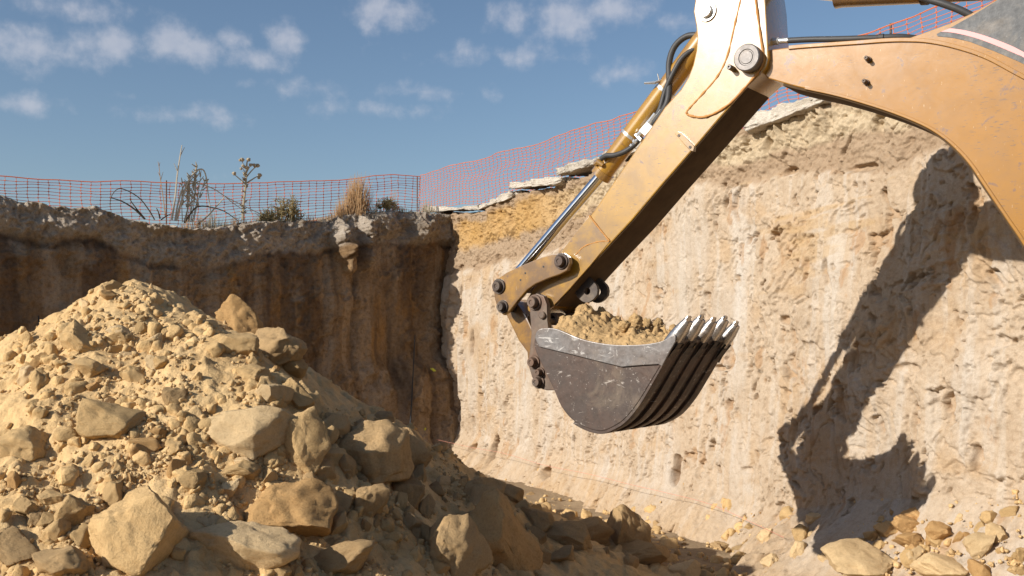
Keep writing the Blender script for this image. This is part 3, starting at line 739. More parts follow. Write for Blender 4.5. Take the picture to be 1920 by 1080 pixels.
for k, (px, py, w, h, tilt, kd, lab) in enumerate(RUB):
    p = rubble_hit(px, min(py + h * .3, 1085))
    if p is None: continue
    sc = p.y / FPX; me = rock_mesh('rock', 500 + k, 5, 20, .72, .05)
    sx, sz = w * sc * .54, h * sc * .56; z = CAMZ + (HZ - py) / FPX * p.y
    o = put_rock('rock', me, MATS[kd], (p.x, p.y + sx * .2, z - sz * .1), sx, (sx + sz) * .5, sz, (R(rng.uniform(-15, 15)), R(tilt), R(rng.uniform(-25, 25))))
    tag(o, lab, 'rock', 'rubble at the foot of the right wall')

# scattered stones; each is told apart by the named rock it lies next to
TPL = [rock_mesh('stone', 700 + k, 4, 16, .74, .06) for k in range(10)]
STONES = []
def scatter(n, reg, hitf, smin, smax, marks, grp, seed, kinds='nngp', power=2.2, dens=None):
    r = np.random.default_rng(seed); c = 0; tries = 0
    while c < n and tries < n * 12:
        tries += 1
        px, py = r.uniform(reg[0], reg[2]), r.uniform(reg[1], reg[3])
        if dens is not None and r.uniform() > dens(px, py): continue
        p = hitf(px, py)
        if p is None or p.y > 15: continue
        u = r.uniform() ** power; s = (smin + (smax - smin) * u) * .5
        sh = r.uniform(.65, 1.2, 3)
        o = put_rock('stone', TPL[int(r.integers(10))], MATS[kinds[int(r.integers(len(kinds)))]], (p.x, p.y, p.z - s * .02), s * sh[0], s * sh[1], s * sh[2] * .85,
                     tuple(r.uniform(-3.1, 3.1, 3)))
        o['category'] = 'stone'; o['group'] = grp; STONES.append((o, px, py, marks)); c += 1
def clump(px, py): return float(np.clip(.12 + 2.4 * fbm(px / 60., py / 60., 0, 3, 401), .015, 1)) * (.4 + .6 * min(1, max(0, (py - 560) / 300)))
SHORT = ['pointed ochre boulder', 'broad brown shoulder boulder', 'rounded boulder high on the pile', 'large pale boulder', 'upright half shaded boulder', 'block under the large pale boulder', 'big rounded ochre boulder', 'wide pale boulder at the bottom', 'tall slanted slab',
         'dark boulder with sunlit top', 'undercut boulder', 'half buried boulder at the left edge', 'long stone on the left flank', 'oval pale stone', 'lone round stone', 'pale block above the shade', 'narrow upright stone', 'large brown lump in the shade', 'dark rounded boulder in the shade',
         'sun-patched shaded boulder', 'pointed grey boulder', 'big shaded boulder at bottom centre', 'large leaning boulder', 'thin tilted slab', 'small grey block', 'flat topped corner boulder', 'dark corner boulder', 'slanted narrow slab', 'loaf shaped stone', 'round cluster stone', 'lowest cluster stone',
         'egg shaped stone', 'small round stone under the top', 'dark angular rock', 'small dark rock with lit tip', 'reddish shaded rock', 'low shaded rock', 'flat shaded rock', 'small sunlit rock', 'low dark rock behind', 'crumbly lump', 'flat brown stone', 'small upright stone', 'low sandy lump', 'sandy block under the shoulder', 'standing pointed rock', 'low rock by the standing one', 'dark rock right of the leaning boulder']
MARK_P = [(n_, b_[0], b_[1]) for n_, b_ in zip(SHORT, BIG)]
SHORT2 = ['long pale boulder', 'squarish stone by the bucket shadow', 'small brown clod', 'top left reddish clod', 'right reddish clod', 'middle reddish clod', 'smallest reddish clod', 'pinkish angular stone', 'stone above the pinkish one', 'low broken slab', 'flat clod at the wall',
          'pale stone left of the squarish one', 'upright pale stone', 'pale stone touching the long boulder', 'pale stone with dark shadow', 'stone on the wall ledge', 'clod under the bucket shadow', 'pale chip']
MARK_R = [(n_, b_[0], b_[1]) for n_, b_ in zip(SHORT2, RUB)] + MARK_P[35:39]
scatter(165, (0, 540, 900, 1080), earth_hit, .04, .19, MARK_P, 'loose stones on the dirt pile', 21, 'nnpo', dens=clump, power=2.2)
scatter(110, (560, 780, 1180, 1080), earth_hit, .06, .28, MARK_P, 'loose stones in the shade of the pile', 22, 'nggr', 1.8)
scatter(40, (1000, 960, 1420, 1080), rubble_hit, .06, .22, MARK_R, 'loose stones on the pit floor', 23, 'nggr', 2)
scatter(70, (1360, 960, 1920, 1080), rubble_hit, .05, .22, MARK_R, 'loose stones under the right wall', 24, 'npno', 2.2)
ORD = ['nearest', 'second', 'third', 'fourth', 'fifth', 'sixth', 'seventh', 'eighth', 'ninth', 'tenth', 'eleventh', 'twelfth', 'thirteenth', 'fourteenth', 'fifteenth', 'sixteenth']
by = {}
for (o, px, py, marks) in STONES:
    nm, mx_, my_ = min(marks, key=lambda m_: math.hypot(px - m_[1], py - m_[2])); dx, dy = px - mx_, py - my_
    rel = ('right of' if dx > 0 else 'left of') if abs(dx) > abs(dy) else ('below' if dy > 0 else 'above')
    by.setdefault((nm, rel), []).append((math.hypot(dx, dy), o))
for (nm, rel), L_ in by.items():
    for k, (_d, o) in enumerate(sorted(L_, key=lambda t: t[0])): o['label'] = f'{ORD[min(k, 15)]} loose stone {rel} the {nm}'

# gravel and crumbs: uncountable, one object each
def gravel(name, n, reg, hitf, smin, smax, mat, lab, seed, dens=None):
    r = np.random.default_rng(seed); bm = bmesh.new(); bmesh.ops.create_icosphere(bm, subdivisions=1, radius=1.0)
    base = np.array([v.co[:] for v in bm.verts]); F = np.array([[v.index for v in f.verts] for f in bm.faces]); bm.free()
    co, fa, tint = [], [], []; c = 0; tries = 0
    while c < n and tries < n * 8:
        tries += 1
        px, py = r.uniform(reg[0], reg[2]), r.uniform(reg[1], reg[3])
        if dens is not None and r.uniform() > dens(px, py): continue
        p = hitf(px, py)
        if p is None or p.y > 16: continue
        for q in range(4):
            s = (smin + (smax - smin) * r.uniform() ** 2.5) * .5
            b = base * r.uniform(.5, 1.3, (len(base), 1)) * r.uniform(.7, 1.2, 3) * s
            x, y = p.x + r.normal() * .05, p.y + r.normal() * .05
            z = float(earth_h(np.array(x), np.array(y))) if hitf is earth_hit else p.z
            if hitf is not earth_hit and q: x, y, z = p.x + r.normal() * .02, p.y + r.normal() * .02, p.z
            fa.append(F + len(co) * len(base)); co.append(b + np.array([x, y, z + s * .3]))
            t = r.uniform(.82, 1.15); tint.append(np.tile(np.array([.62, .43, .215]) * t, (len(base), 1)))
            c += 1
    me = array_mesh(name, np.concatenate(co), np.concatenate(fa), np.concatenate(tint))
    o = link(name, me, mat, None, False); o['kind'] = 'stuff'; o['label'] = lab; o['category'] = 'gravel'
gravel('gravel', 4200, (0, 525, 960, 1080), earth_hit, .009, .05, M_pile, 'crumbs and gravel strewn over the dirt pile', 31, clump)
gravel('rubble_crumbs', 1300, (1000, 930, 1920, 1080), rubble_hit, .012, .06, M_pile, 'crumbs and gravel at the foot of the right wall', 32)

# packed clods too many to tell apart
def clods(name, n, reg, hitf, smin, smax, lab, seed, dens=None, ymax=16):
    r = np.random.default_rng(seed); tp = []
    for k in range(6):
        me = rock_mesh('clod', 760 + k, 3, 12, .76, .09); co = np.empty(len(me.vertices) * 3, dtype=np.float32); me.vertices.foreach_get('co', co)
        fa = np.empty(len(me.polygons) * 3, dtype=np.int32); me.polygons.foreach_get('vertices', fa); tp.append((co.reshape(-1, 3), fa.reshape(-1, 3))); bpy.data.meshes.remove(me)
    C_, F_, T_ = [], [], []; off = 0; c = tries = 0
    while c < n and tries < n * 10:
        tries += 1; px, py = r.uniform(reg[0], reg[2]), r.uniform(reg[1], reg[3])
        if dens is not None and r.uniform() > dens(px, py): continue
        p = hitf(px, py)
        if p is None or p.y > ymax: continue
        b, f = tp[int(r.integers(6))]; s = (smin + (smax - smin) * r.uniform() ** 1.8) * .5
        q = np.array(Matrix.Rotation(r.uniform(0, 6.28), 3, Vector(r.normal(size=3)).normalized())); v = (b * r.uniform(.65, 1.15, 3)) @ q.T * s
        C_.append(v + np.array([p.x, p.y, p.z - s * .15])); F_.append(f + off); off += len(v)
        T_.append(np.tile(np.array([.60, .405, .19]) * r.uniform(.78, 1.12), (len(v), 1))); c += 1
    o = link(name, array_mesh(name, np.concatenate(C_), np.concatenate(F_), np.concatenate(T_)), M_pile); o['kind'] = 'stuff'; o['label'] = lab; o['category'] = 'clods'
def clump2(px, py): return float(np.clip(.35 + 1.8 * fbm(px / 90., py / 90., 0, 3, 431), .05, 1))
clods('packed_clods', 760, (0, 528, 1000, 1080), earth_hit, .035, .16, 'packed jagged clods covering the dirt pile', 41, clump2, 10)
clods('floor_clods', 260, (900, 930, 1400, 1080), rubble_hit, .06, .26, 'shaded broken clods on the pit floor', 42)
clods('toe_clods', 150, (860, 870, 1920, 1060), rubble_hit, .03, .12, 'broken clods along the foot of the right wall', 43)

# ------------------------------------------------------------------ excavator
TH = R(36.0); YB = 8.62
EO = np.array([(1010 - 960) / FPX * YB, YB]); EU = np.array([math.cos(TH), -math.sin(TH)]); EW = np.array([math.sin(TH), math.cos(TH)])
def pl(px, py, w=0.0):
    """machine coordinates (along the arm plane, height) of a pixel in the plane w metres off the arm's middle"""
    r = np.array([(px - 960) / FPX, 1.0]); c = EO + EW * w; lam = (c @ EW) / (r @ EW)
    return (float((lam * r - EO) @ EU), CAMZ + (HZ - py) / FPX * lam)
def p3(px, py, w=0.0): a = pl(px, py, w); return Vector((a[0], w, a[1]))
def e2w(v): p = EO + EU * v[0] + EW * v[1]; return Vector((p[0], p[1], v[2]))

exc = bpy.data.objects.new('excavator', None); col.objects.link(exc)
exc.location = (EO[0], EO[1], 0); exc.rotation_euler = (0, 0, -TH)
tag(exc, 'worn yellow excavator arm with a dark toothed bucket full of soil', 'excavator')

def prism(name, poly, w0, w1, mat, parent, bevel=.006, smooth=30):
    bm = bmesh.new(); vs_ = [bm.verts.new((p[0], w0, p[1])) for p in poly]
    f = bm.faces.new(vs_); bm.normal_update()
    r = bmesh.ops.extrude_face_region(bm, geom=[f]); ev = [g for g in r['geom'] if isinstance(g, bmesh.types.BMVert)]
    bmesh.ops.translate(bm, vec=(0, w1 - w0, 0), verts=ev)
    bmesh.ops.recalc_face_normals(bm, faces=bm.faces)
    if bevel:
        caps = [f_ for f_ in bm.faces if len(f_.verts) == len(poly)]
        es = list({e for f_ in caps for e in f_.edges})
        bmesh.ops.bevel(bm, geom=es, offset=bevel, segments=2, profile=.6, affect='EDGES', clamp_overlap=True)
    me = bpy.data.meshes.new(name); bm.to_mesh(me); bm.free()
    o = link(name, me, mat, parent, False); smooth_angle(me, smooth)
    bm = bmesh.new(); bm.from_mesh(me)                 # flat plates stay flat up to their bevels
    for f_ in bm.faces:
        if len(f_.verts) == len(poly):
            for e in f_.edges: e.smooth = False
    bm.to_mesh(me); bm.free(); return o
def pxpoly(pts, w): return [pl(x, y, w) for x, y in pts]
def cpoly(pts, w, n=4, closed=True): return [pl(x, y, w) for x, y in catmull(pts, n, closed)]

def lathe(name, c, prof, mat, parent, n=32, hole=0.0):
    """turned part about the cross axis through c: prof is a list of (w, radius)"""
    mb = MB(); v = []; f = []
    for (w, r) in prof:
        for k in range(n): g = 2 * math.pi * k / n; v.append((c[0] + math.cos(g) * r, w, c[1] + math.sin(g) * r))
    for i in range(len(prof) - 1):
        for k in range(n): f.append((i * n + k, (i + 1) * n + k, (i + 1) * n + (k + 1) % n, i * n + (k + 1) % n))
    if not hole: f.append(tuple(range(n))); f.append(tuple((len(prof) - 1) * n + k for k in range(n - 1, -1, -1)))
    mb.add(v, f); o = mb.build(name, mat, parent, True, 30); return o
def pin(px, py, wf, r, parent, mat=None, out=.035, far=True, rings=True):
    """pin head with washer in front of the face at wf, mirrored at the far side"""
    c = pl(px, py, wf)
    p = [(wf + .01, r * 1.55), (wf - .010, r * 1.55), (wf - .014, r * 1.48), (wf - .014, r * 1.22), (wf - .010, r * 1.18), (wf - .010, r * 1.08), (wf - out + .006, r * 1.0), (wf - out, r * .9), (wf - out, r * .45), (wf - out + .006, r * .40), (wf - out + .006, r * .05)]
    if not rings: p = [(wf + .01, r), (wf - out + .006, r), (wf - out, r * .92), (wf - out, r * .55), (wf - out + .004, r * .5), (wf - out + .004, r * .03)]
    lathe('pin', c, p, mat or M_pin, parent)
    if far: lathe('pin', c, [(-w, r_) for w, r_ in p], mat or M_pin, parent)
def hose(name, pts, w, r, mat, parent, n=10, seg=6):
    mb = MB(); ws = w if isinstance(w, (list, tuple)) else [w] * len(pts)
    q = [p3(x, y, k) for (x, y), k in zip(pts, ws)]
    mb.tube([Vector(a) for a in catmull([tuple(a) for a in q], seg)], r, n); return mb.build(name, mat, parent, True, 60)
def bead(name, pts, w, r, mat, parent, closed=False, seg=5):
    q = [p3(x, y, w) for x, y in pts]; c = [Vector(a) for a in catmull([tuple(a) for a in q], seg, closed)]
    if closed: c.append(c[0])
    rr = [r * (1 + .22 * math.sin(i * 2.3) + .15 * math.sin(i * 5.1)) for i in range(len(c))]
    mb = MB(); mb.tube(c, rr, 6); return mb.build(name, mat, parent, True, 80)

SW = .21                                            # half width of the stick
stick_pts = [(1352, -62), (1322, -34), (1304, -4), (1300, 22), (1305, 48), (1307, 72), (1305, 95), (1299, 122), (1290, 145), (1276, 168), (1246, 201), (1204, 264), (1164, 322), (1115, 394), (1058, 465),
             (1030, 505), (1000, 542), (988, 562), (990, 582), (1004, 592), (1020, 586), (1037, 574), (1068, 541), (1107, 497), (1184, 414), (1245, 342), (1302, 277), (1348, 223), (1403, 161), (1426, 140), (1437, 125), (1441, 108), (1439, 65), (1435, 0), (1428, -50), (1400, -75)]
stick = prism('stick', pxpoly(stick_pts, -SW), -SW, SW, M_yel, exc, .010, 28)
rein = [(1393, -20), (1389, 0), (1377, 52), (1364, 106), (1346, 143), (1320, 174), (1296, 200), (1288, 210), (1292, 216), (1315, 220), (1341, 212), (1372, 191), (1405, 155), (1424, 132), (1431, 118), (1432, 105), (1425, 60), (1417, 0), (1414, -20)]
prism('reinforcing_plate', pxpoly(rein, -SW - .010), -SW - .010, -SW + .01, M_yel, stick, .004)
prism('reinforcing_plate', pxpoly(rein, -SW - .010), SW - .01, SW + .010, M_yel, stick, .004)
bead('weld_bead', rein, -SW - .006, .009, M_weld, stick, True)
bead('weld_bead', [(1105, 404), (1124, 429), (1143, 452)], -SW - .005, .007, M_weld, stick)
bead('weld_bead', [(1143, 453), (1124, 453), (1096, 462), (1080, 478)], -SW - .001, .006, M_weld, stick)
prism('bracket', pxpoly([(1265, 251), (1271, 246), (1277, 249), (1302, 274), (1300, 284), (1294, 283)], -SW - .03), -SW - .03, -SW + .005, M_yel, stick, .004)
lathe('bolt', pl(1273, 254, -SW - .03), [(-SW - .028, .011), (-SW - .034, .011), (-SW - .034, .002)], M_dark, stick, 12)
lathe('bolt', pl(1294, 276, -SW - .03), [(-SW - .028, .011), (-SW - .034, .011), (-SW - .034, .002)], M_dark, stick, 12)
pin(1326, 22, -SW, .048, stick, M_zinc, .045)
lathe('pivot_pin', pl(1408, 112, -SW), [(-SW + .01, .098), (-SW - .075, .098), (-SW - .084, .090), (-SW - .084, .06), (-SW - .078, .055), (-SW - .078, .048), (-SW - .084, .044), (-SW - .084, .005)], M_pin, stick, 40)
lathe('pivot_pin', pl(1408, 112, -SW), [(SW - .01, .098), (SW + .075, .098), (SW + .084, .090), (SW + .084, .005)], M_pin, stick, 40)
lathe('locking_stub', pl(1376, 130, -SW), [(-SW + .005, .020), (-SW - .085, .019), (-SW - .09, .015), (-SW - .09, .008), (-SW - .08, .007), (-SW - .08, .001)], M_pin, stick, 16)
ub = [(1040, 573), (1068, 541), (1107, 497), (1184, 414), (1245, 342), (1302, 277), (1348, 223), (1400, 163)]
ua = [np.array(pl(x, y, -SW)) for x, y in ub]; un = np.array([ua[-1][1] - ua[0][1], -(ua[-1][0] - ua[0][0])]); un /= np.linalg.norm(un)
prism('bottom_plate', [tuple(p + un * .008) for p in ua] + [tuple(p - un * .012) for p in ua[::-1]], -SW + .012, SW - .012, M_under, stick, .003)  # thin plate added to carry the grime and painted shade under the stick
end = [(1105, 404), (1058, 465), (1030, 505), (1000, 542), (988, 562), (990, 582), (1004, 592), (1020, 586), (1037, 574), (1068, 541), (1107, 497), (1143, 453)]
prism('stick_end', pxpoly(end, -SW - .004), -SW - .004, -SW + .02, M_yelend, stick, .003); prism('stick_end', pxpoly(end, -SW - .004), SW - .02, SW + .004, M_yelend, stick, .003)
# lifting eye plates under the stick
eye_out = [(1078, 549), (1090, 533), (1103, 520), (1112, 528), (1119, 537), (1119, 553), (1105, 566), (1092, 565)]
def eye(w0, w1, wt):
    oc = [np.array(pl(x, y, wt)) for x, y in catmull(eye_out, 2, True)]; c = np.array(pl(1101, 546, wt)); r = .030
    n = len(oc); hc = [c + r * (p - c) / np.linalg.norm(p - c) for p in oc]; mb = MB(); v = []
    for w in (w0, w1): v += [(p[0], w, p[1]) for p in oc] + [(p[0], w, p[1]) for p in hc]
    f = []
    for k in range(n):
        j = (k + 1) % n
        f += [(k, j, n + j, n + k), (2 * n + k, 3 * n + k, 3 * n + j, 2 * n + j), (k, 2 * n + k, 2 * n + j, j), (n + k, n + j, 3 * n + j, 3 * n + k)]
    mb.add(v, f); mb.build('lifting_eye', M_dark, stick, True, 30)
eye(-.10, -.065, -.10); eye(.06, .095, -.10)

# boom
BW = .165
top_px = [(1440, 94), (1495, 87), (1607, 79), (1660, 75), (1700, 74), (1740, 76), (1790, 86), (1850, 106), (1920, 143)]
bot_px = [(1440, 147), (1495, 163), (1575, 181), (1664, 208), (1731, 235), (1770, 259), (1798, 284), (1822, 312), (1842, 342), (1887, 409), (1920, 458)]
top_l = [pl(x, y, -BW) for x, y in top_px] + [(4.12, 3.62), (4.45, 3.22), (4.72, 2.66), (4.90, 2.05), (4.98, 1.50)]
bot_l = [pl(x, y, -BW) for x, y in bot_px] + [(4.02, 2.36), (4.24, 1.88), (4.42, 1.44), (4.50, 1.12)]
tc_ = catmull(top_l, 5); bc_ = catmull(bot_l, 5)
nose = [pl(1426, 132, -BW), pl(1424, 110, -BW)]
foot = [(4.58, .98), (4.74, .93), (4.90, 1.02), (4.98, 1.22)]
boom = prism('boom', [tuple(p) for p in tc_] + foot[::-1] + [tuple(p) for p in bc_[::-1]] + nose, -BW, BW, M_boom, exc, .008, 25)
def band(name, curve, t, w, mat, parent, off=0.0):
    """flange plate following a curve in the machine plane"""
    C = [np.array(p) for p in curve]; a = []; b = []
    for i, p in enumerate(C):
        d = C[min(i + 1, len(C) - 1)] - C[max(i - 1, 0)]; n = np.array([-d[1], d[0]]); n /= np.linalg.norm(n)
        a.append(tuple(p + n * (off + t / 2))); b.append(tuple(p + n * (off - t / 2)))
    return prism(name, a + b[::-1], -w, w, mat, parent, .003, 40)
band('top_flange', tc_[4:], .026, BW + .014, M_boom, boom, -.004)
band('bottom_flange', bc_[6:], .020, BW + .010, M_boom, boom, .006)
band('bottom_plate', bc_[3:], .020, BW - .006, M_under, boom, -.006)  # same dark shade-and-grime colour under the boom
ear = [(1686, 76), (1708, 70), (1731, 62), (1780, 44), (1820, 26), (1869, -1), (1930, -38), (1985, -62), (2040, -50), (2070, 0), (2060, 120), (2010, 190), (1985, 182), (1920, 142), (1850, 105), (1790, 85), (1740, 76), (1700, 76)]
earo = prism('cylinder_bracket', pxpoly(ear, -BW + .004), -BW + .004, BW - .004, M_boom, boom, .004)
dec_hi = [(1763, 60), (1781, 52.6), (1825, 28), (1853, 11), (1872, -1), (1932, -34), (1985, -52), (2030, -40)]
dec_lo = [(1758, 68), (1788, 71), (1818, 78), (1862, 95), (1907, 114), (1925, 123), (1985, 160), (2035, 130)]
prism('black_decal', pxpoly(dec_hi + dec_lo[::-1] + [(1756, 64)], -BW + .002), -BW + .001, -BW + .006, M_decal, boom, 0)
st_hi = [(1781, 53), (1810, 57), (1847, 67), (1892, 84), (1920, 98), (1985, 133)]; st_lo = [(1764, 59.5), (1788, 61.5), (1825, 70), (1862, 83), (1907, 102), (1920, 108), (1985, 145)]
prism('red_stripe', pxpoly([tuple(p) for p in catmull(st_hi, 4)] + [tuple(p) for p in catmull(st_lo, 4)][::-1], -BW - .001), -BW - .002, -BW + .002, M_pink, boom, 0)
for (x, y) in ((1629, 112), (1625, 155)):
    c = pl(x, y, -BW); lathe('stub', c, [(-BW + .005, .020), (-BW - .016, .020), (-BW - .018, .014), (-BW - .065, .014), (-BW - .068, .011), (-BW - .068, .005), (-BW - .062, .004), (-BW - .062, .001)], M_link, boom, 16)
lathe('foot_pin', (4.74, 1.2), [(-BW - .08, .02), (-BW - .08, .09), (BW + .08, .09), (BW + .08, .02)], M_pin, boom, 28)
# swing post and chassis beyond the picture, so that the boom stands on something
prism('swing_post', [(4.52, .55), (5.2, .55), (5.25, 1.1), (4.98, 1.36), (4.58, 1.36), (4.48, 1.1)], -BW - .12, -BW - .02, M_yelworn, exc, .02)
prism('swing_post', [(4.52, .55), (5.2, .55), (5.25, 1.1), (4.98, 1.36), (4.58, 1.36), (4.48, 1.1)], BW + .02, BW + .12, M_yelworn, exc, .02)
prism('chassis', [(4.95, .35), (7.6, .45), (7.9, .8), (7.7, 1.25), (5.6, 1.2), (5.1, 1.0)], -.55, .55, M_boom, exc, .04)
for sx in (5.75, 7.2):
    for sgn in (-1, 1):
        w_ = lathe('wheel', (sx, .56), [(sgn * .62, .10), (sgn * .62, .50), (sgn * .68, .56), (sgn * .98, .56), (sgn * 1.05, .50), (sgn * 1.05, .30), (sgn * .99, .28), (sgn * .99, .02)], M_hose, exc, 36)
        lathe('rim', (sx, .56), [(sgn * .985, .28), (sgn * .995, .22), (sgn * 1.0, .02)], M_yelworn, w_, 24)

# stick cylinder along the top edge of the picture
cyl2 = MB(); a_, b_ = p3(1569, -9, 0), Vector((3.98, 0, 4.46)); cyl2.tube([a_, a_ + (b_ - a_) * .03, b_], [.092, .086, .086], 24)
bar2 = cyl2.build('stick_cylinder', M_yelworn, exc)
cr = MB(); cr.tube([p3(1368, -30, 0), a_ + (b_ - a_) * .02], .048, 20); cr.build('rod', M_chrome, bar2)
cg = MB(); cg.tube([a_ + (b_ - a_) * .40, a_ + (b_ - a_) * .43], .096, 24); cg.build('clamp_band', M_dark, bar2)

# bucket cylinder
A, B = p3(1126, 331, 0), p3(1358, 22, 0); D_ = (B - A).normalized()
mb = MB(); mb.tube([A, A + D_ * .06, A + D_ * .062, B], [.090, .090, .082, .082], 28); barrel = mb.build('bucket_cylinder', M_yel, exc)
mb = MB(); mb.tube([p3(968, 516, 0), A + D_ * .02], .046, 24); mb.build('rod', M_chrome, barrel)
for (x, y) in ((1181, 252), (1247, 168)):
    q = p3(x, y, 0); q = A + D_ * (q - A).dot(D_); mb = MB(); mb.tube([q - D_ * .012, q + D_ * .012], .0875, 28); mb.build('clamp_band', M_zinc, barrel)
mb = MB(); mb.tube([p3(1131, 310, -.09), p3(1122, 303, -.10), p3(1119, 306, -.06)], [.02, .026, .03], 10); mb.build('port', M_yel, barrel)
mb = MB(); mb.tube([p3(1240, 150, -.06), p3(1228, 155, -.10), p3(1208, 156, -.12)], [.010, .012, .008], 6); mb.tube([p3(1236, 152, -.08), p3(1233, 138, -.09)], .004, 5); mb.build('cable_tie', M_zinc, barrel)
hose('hose', [(1314, 66), (1288, 68), (1266, 86), (1255, 116), (1255, 155), (1252, 188), (1240, 213), (1224, 232)], [.0, .0, -.02, -.05, -.09, -.13, -.13, -.12], .0245, M_hose, exc)
hose('hose', [(1308, 88), (1280, 108), (1260, 142), (1247, 172), (1238, 203), (1228, 222), (1216, 236)], [-.05, -.09, -.11, -.11, -.12, -.12, -.12], .021, M_hose, exc)
hose('hose', [(1203, 256), (1188, 273), (1170, 285), (1152, 291), (1137, 292), (1127, 298)], [-.12, -.13, -.14, -.13, -.12, -.11], .021, M_hose, exc)
mb = MB()
for (p, q, r) in (((1252, 193), (1214, 236), .012), ((1230, 214), (1219, 228), .022), ((1222, 226), (1216, 232), .026), ((1203, 248), (1196, 256), .024), ((1196, 262), (1180, 281), .017), ((1193, 264), (1190, 268), .026), ((1187, 272), (1184, 276), .023)):
    mb.tube([p3(*p, -.13), p3(*q, -.13)], r, 8)
mb.build('pipe_fittings', M_zinc, exc)
bl = prism('valve_block', pxpoly([(1197, 245), (1212, 228), (1224, 238), (1209, 255)], -.16), -.16, -.07, M_white, exc, .006)
prism('pipe_clip', pxpoly([(1188, 253), (1192, 249), (1203, 260), (1200, 266)], -.15), -.15, -.09, M_zinc, exc, .004)
hb = hose('boom_hose', [(1478, 76), (1520, 74), (1580, 73), (1640, 71), (1690, 69), (1730, 74)], [-.10, -.10, -.10, -.09, -.06, .0], .0205, M_hose, exc)
mb = MB(); mb.tube([p3(1459, 77, -.10), p3(1482, 75.5, -.10)], .019, 12); mb.tube([p3(1449, 78, -.10), p3(1461, 77, -.10)], .026, 6); mb.build('hose_fitting', M_zinc, hb)
mb = MB(); mb.tube([p3(1648, 70.5, -.088), p3(1657, 70, -.086)], .025, 12); mb.build('hose_clip', M_hose, hb)
hose('cylinder_hose', [(1690, -30), (1728, -6), (1765, 6), (1798, 18), (1830, 34)], [-.11, -.11, -.11, -.10, -.08], .024, M_hose, exc)

# bucket linkage
idl = [(1068, 494), (1066, 482), (1055, 474), (1036, 477), (1014, 483), (975, 499), (950, 511), (934, 522), (925, 537), (928, 562), (934, 582), (944, 591), (955, 583), (970, 564), (988, 543), (1004, 532), (1027, 522), (1050, 514), (1063, 507)]
for (w0, w1) in ((-.31, -.262), (.262, .31)):
    lk = prism('idler_link', pxpoly(idl, -.31), w0, w1, M_yelworn, exc, .006)
    if w0 < 0:
        for (x, y) in ((985, 512), (976, 525), (1019, 500)): lathe('bolt_hole', pl(x, y, -.31), [(-.309, .008), (-.3125, .008), (-.3125, .001)], M_black, lk, 10)
for (x, y, r) in ((1053, 490, .042), (936, 537, .042), (943, 575, .036)): pin(x, y, -.31, r, exc, M_dark, .05)
mb = MB()
for (x, y) in ((1053, 490), (936, 537), (943, 575)):
    c = pl(x, y, -.31); mb.tube([Vector((c[0], -.30, c[1])), Vector((c[0], .30, c[1]))], .045, 16)
mb.build('cross_pin', M_dark, exc)
hl = [(936, 572), (944, 560), (968, 566), (985, 590), (1000, 622), (1010, 660), (1016, 700), (1004, 712), (992, 690), (988, 660), (972, 638), (950, 592)]
prism('bucket_link', pxpoly(hl, -.17), -.17, .17, M_yelworn, exc, .012)
cp = [(995, 556), (1006, 550), (1019, 555), (1025, 570), (1026, 600), (1030, 630), (1040, 680), (1046, 732), (1024, 732), (1006, 726), (997, 706), (989, 680), (993, 660), (996, 625), (993, 580)]
for (w0, w1) in ((-.30, -.245), (.245, .30)): cpl = prism('coupler_plate', pxpoly(cp, -.30), w0, w1, M_link, exc, .008)
for (x, y, r) in ((1003, 567, .042), (1002, 679, .036), (1014, 698, .026), (1011, 716, .036)): pin(x, y, -.30, r, exc, M_link, .06)
lathe('boss', pl(1018, 591, -.30), [(-.29, .03), (-.32, .03), (-.325, .022), (-.325, .002)], M_link, exc, 16)
mb = MB()
for (x, y) in ((1003, 567), (1002, 679), (1011, 716)):
    c = pl(x, y, -.30); mb.tube([Vector((c[0], -.29, c[1])), Vector((c[0], .29, c[1]))], .045, 16)
mb.build('cross_pin', M_dark, exc)
lathe('hook_ring', pl(1039, 598, -.16), [(-.18, .024), (-.18, .052), (-.06, .052), (-.06, .024), (-.18, .024)], M_link, exc, 24, hole=.024)
lathe('hook_ring', pl(1039, 598, -.16), [(.06, .024), (.06, .052), (.18, .052), (.18, .024), (.06, .024)], M_link, exc, 24, hole=.024)
mb = MB(); c = pl(1039, 598, -.16); mb.tube([Vector((c[0], -.26, c[1] - .02)), Vector((c[0], .26, c[1] - .02))], .03, 14); mb.build('cross_pin', M_dark, exc)

# bucket
HW = .48
rim_px = [(1003, 634), (1006, 622), (1016, 616), (1038, 616), (1054, 621), (1082, 633), (1111, 641), (1155, 647), (1205, 646), (1240, 640), (1262, 630)]
back_px = [(1262, 630), (1266, 640), (1258, 652), (1237, 687), (1216, 722), (1194, 757), (1170, 786), (1147, 801), (1126, 808), (1097, 801), (1071, 785), (1052, 761), (1038, 729), (1018, 687), (1006, 662), (1002, 646), (1003, 634)]
rimc = [tuple(p) for p in catmull(rim_px, 4)]; backc = [tuple(p) for p in catmull(back_px, 4)]
outline = pxpoly(rimc + backc[1:-1], -HW)
bucket = prism('bucket', outline, -HW, -HW + .028, M_buck, exc, .005)
prism('side_plate', outline, HW - .028, HW, M_buck, bucket, .005)
shell = [np.array(pl(x, y, -HW)) for x, y in backc]; cen = np.mean(shell, 0)
inner = [p + (cen - p) / np.linalg.norm(cen - p) * .03 for p in shell]
prism('shell', [tuple(p) for p in shell] + [tuple(p) for p in inner[::-1]], -HW + .024, HW - .024, M_buck, bucket, 0, 30)
cut = [(1003, 634), (1006, 622), (1016, 616), (1038, 616), (1054, 621), (1082, 633), (1111, 641), (1155, 647), (1205, 646), (1240, 640), (1264, 628), (1266, 641), (1256, 658), (1241, 687), (1234, 683), (1200, 685), (1165, 688), (1120, 677), (1060, 662), (1010, 650)]
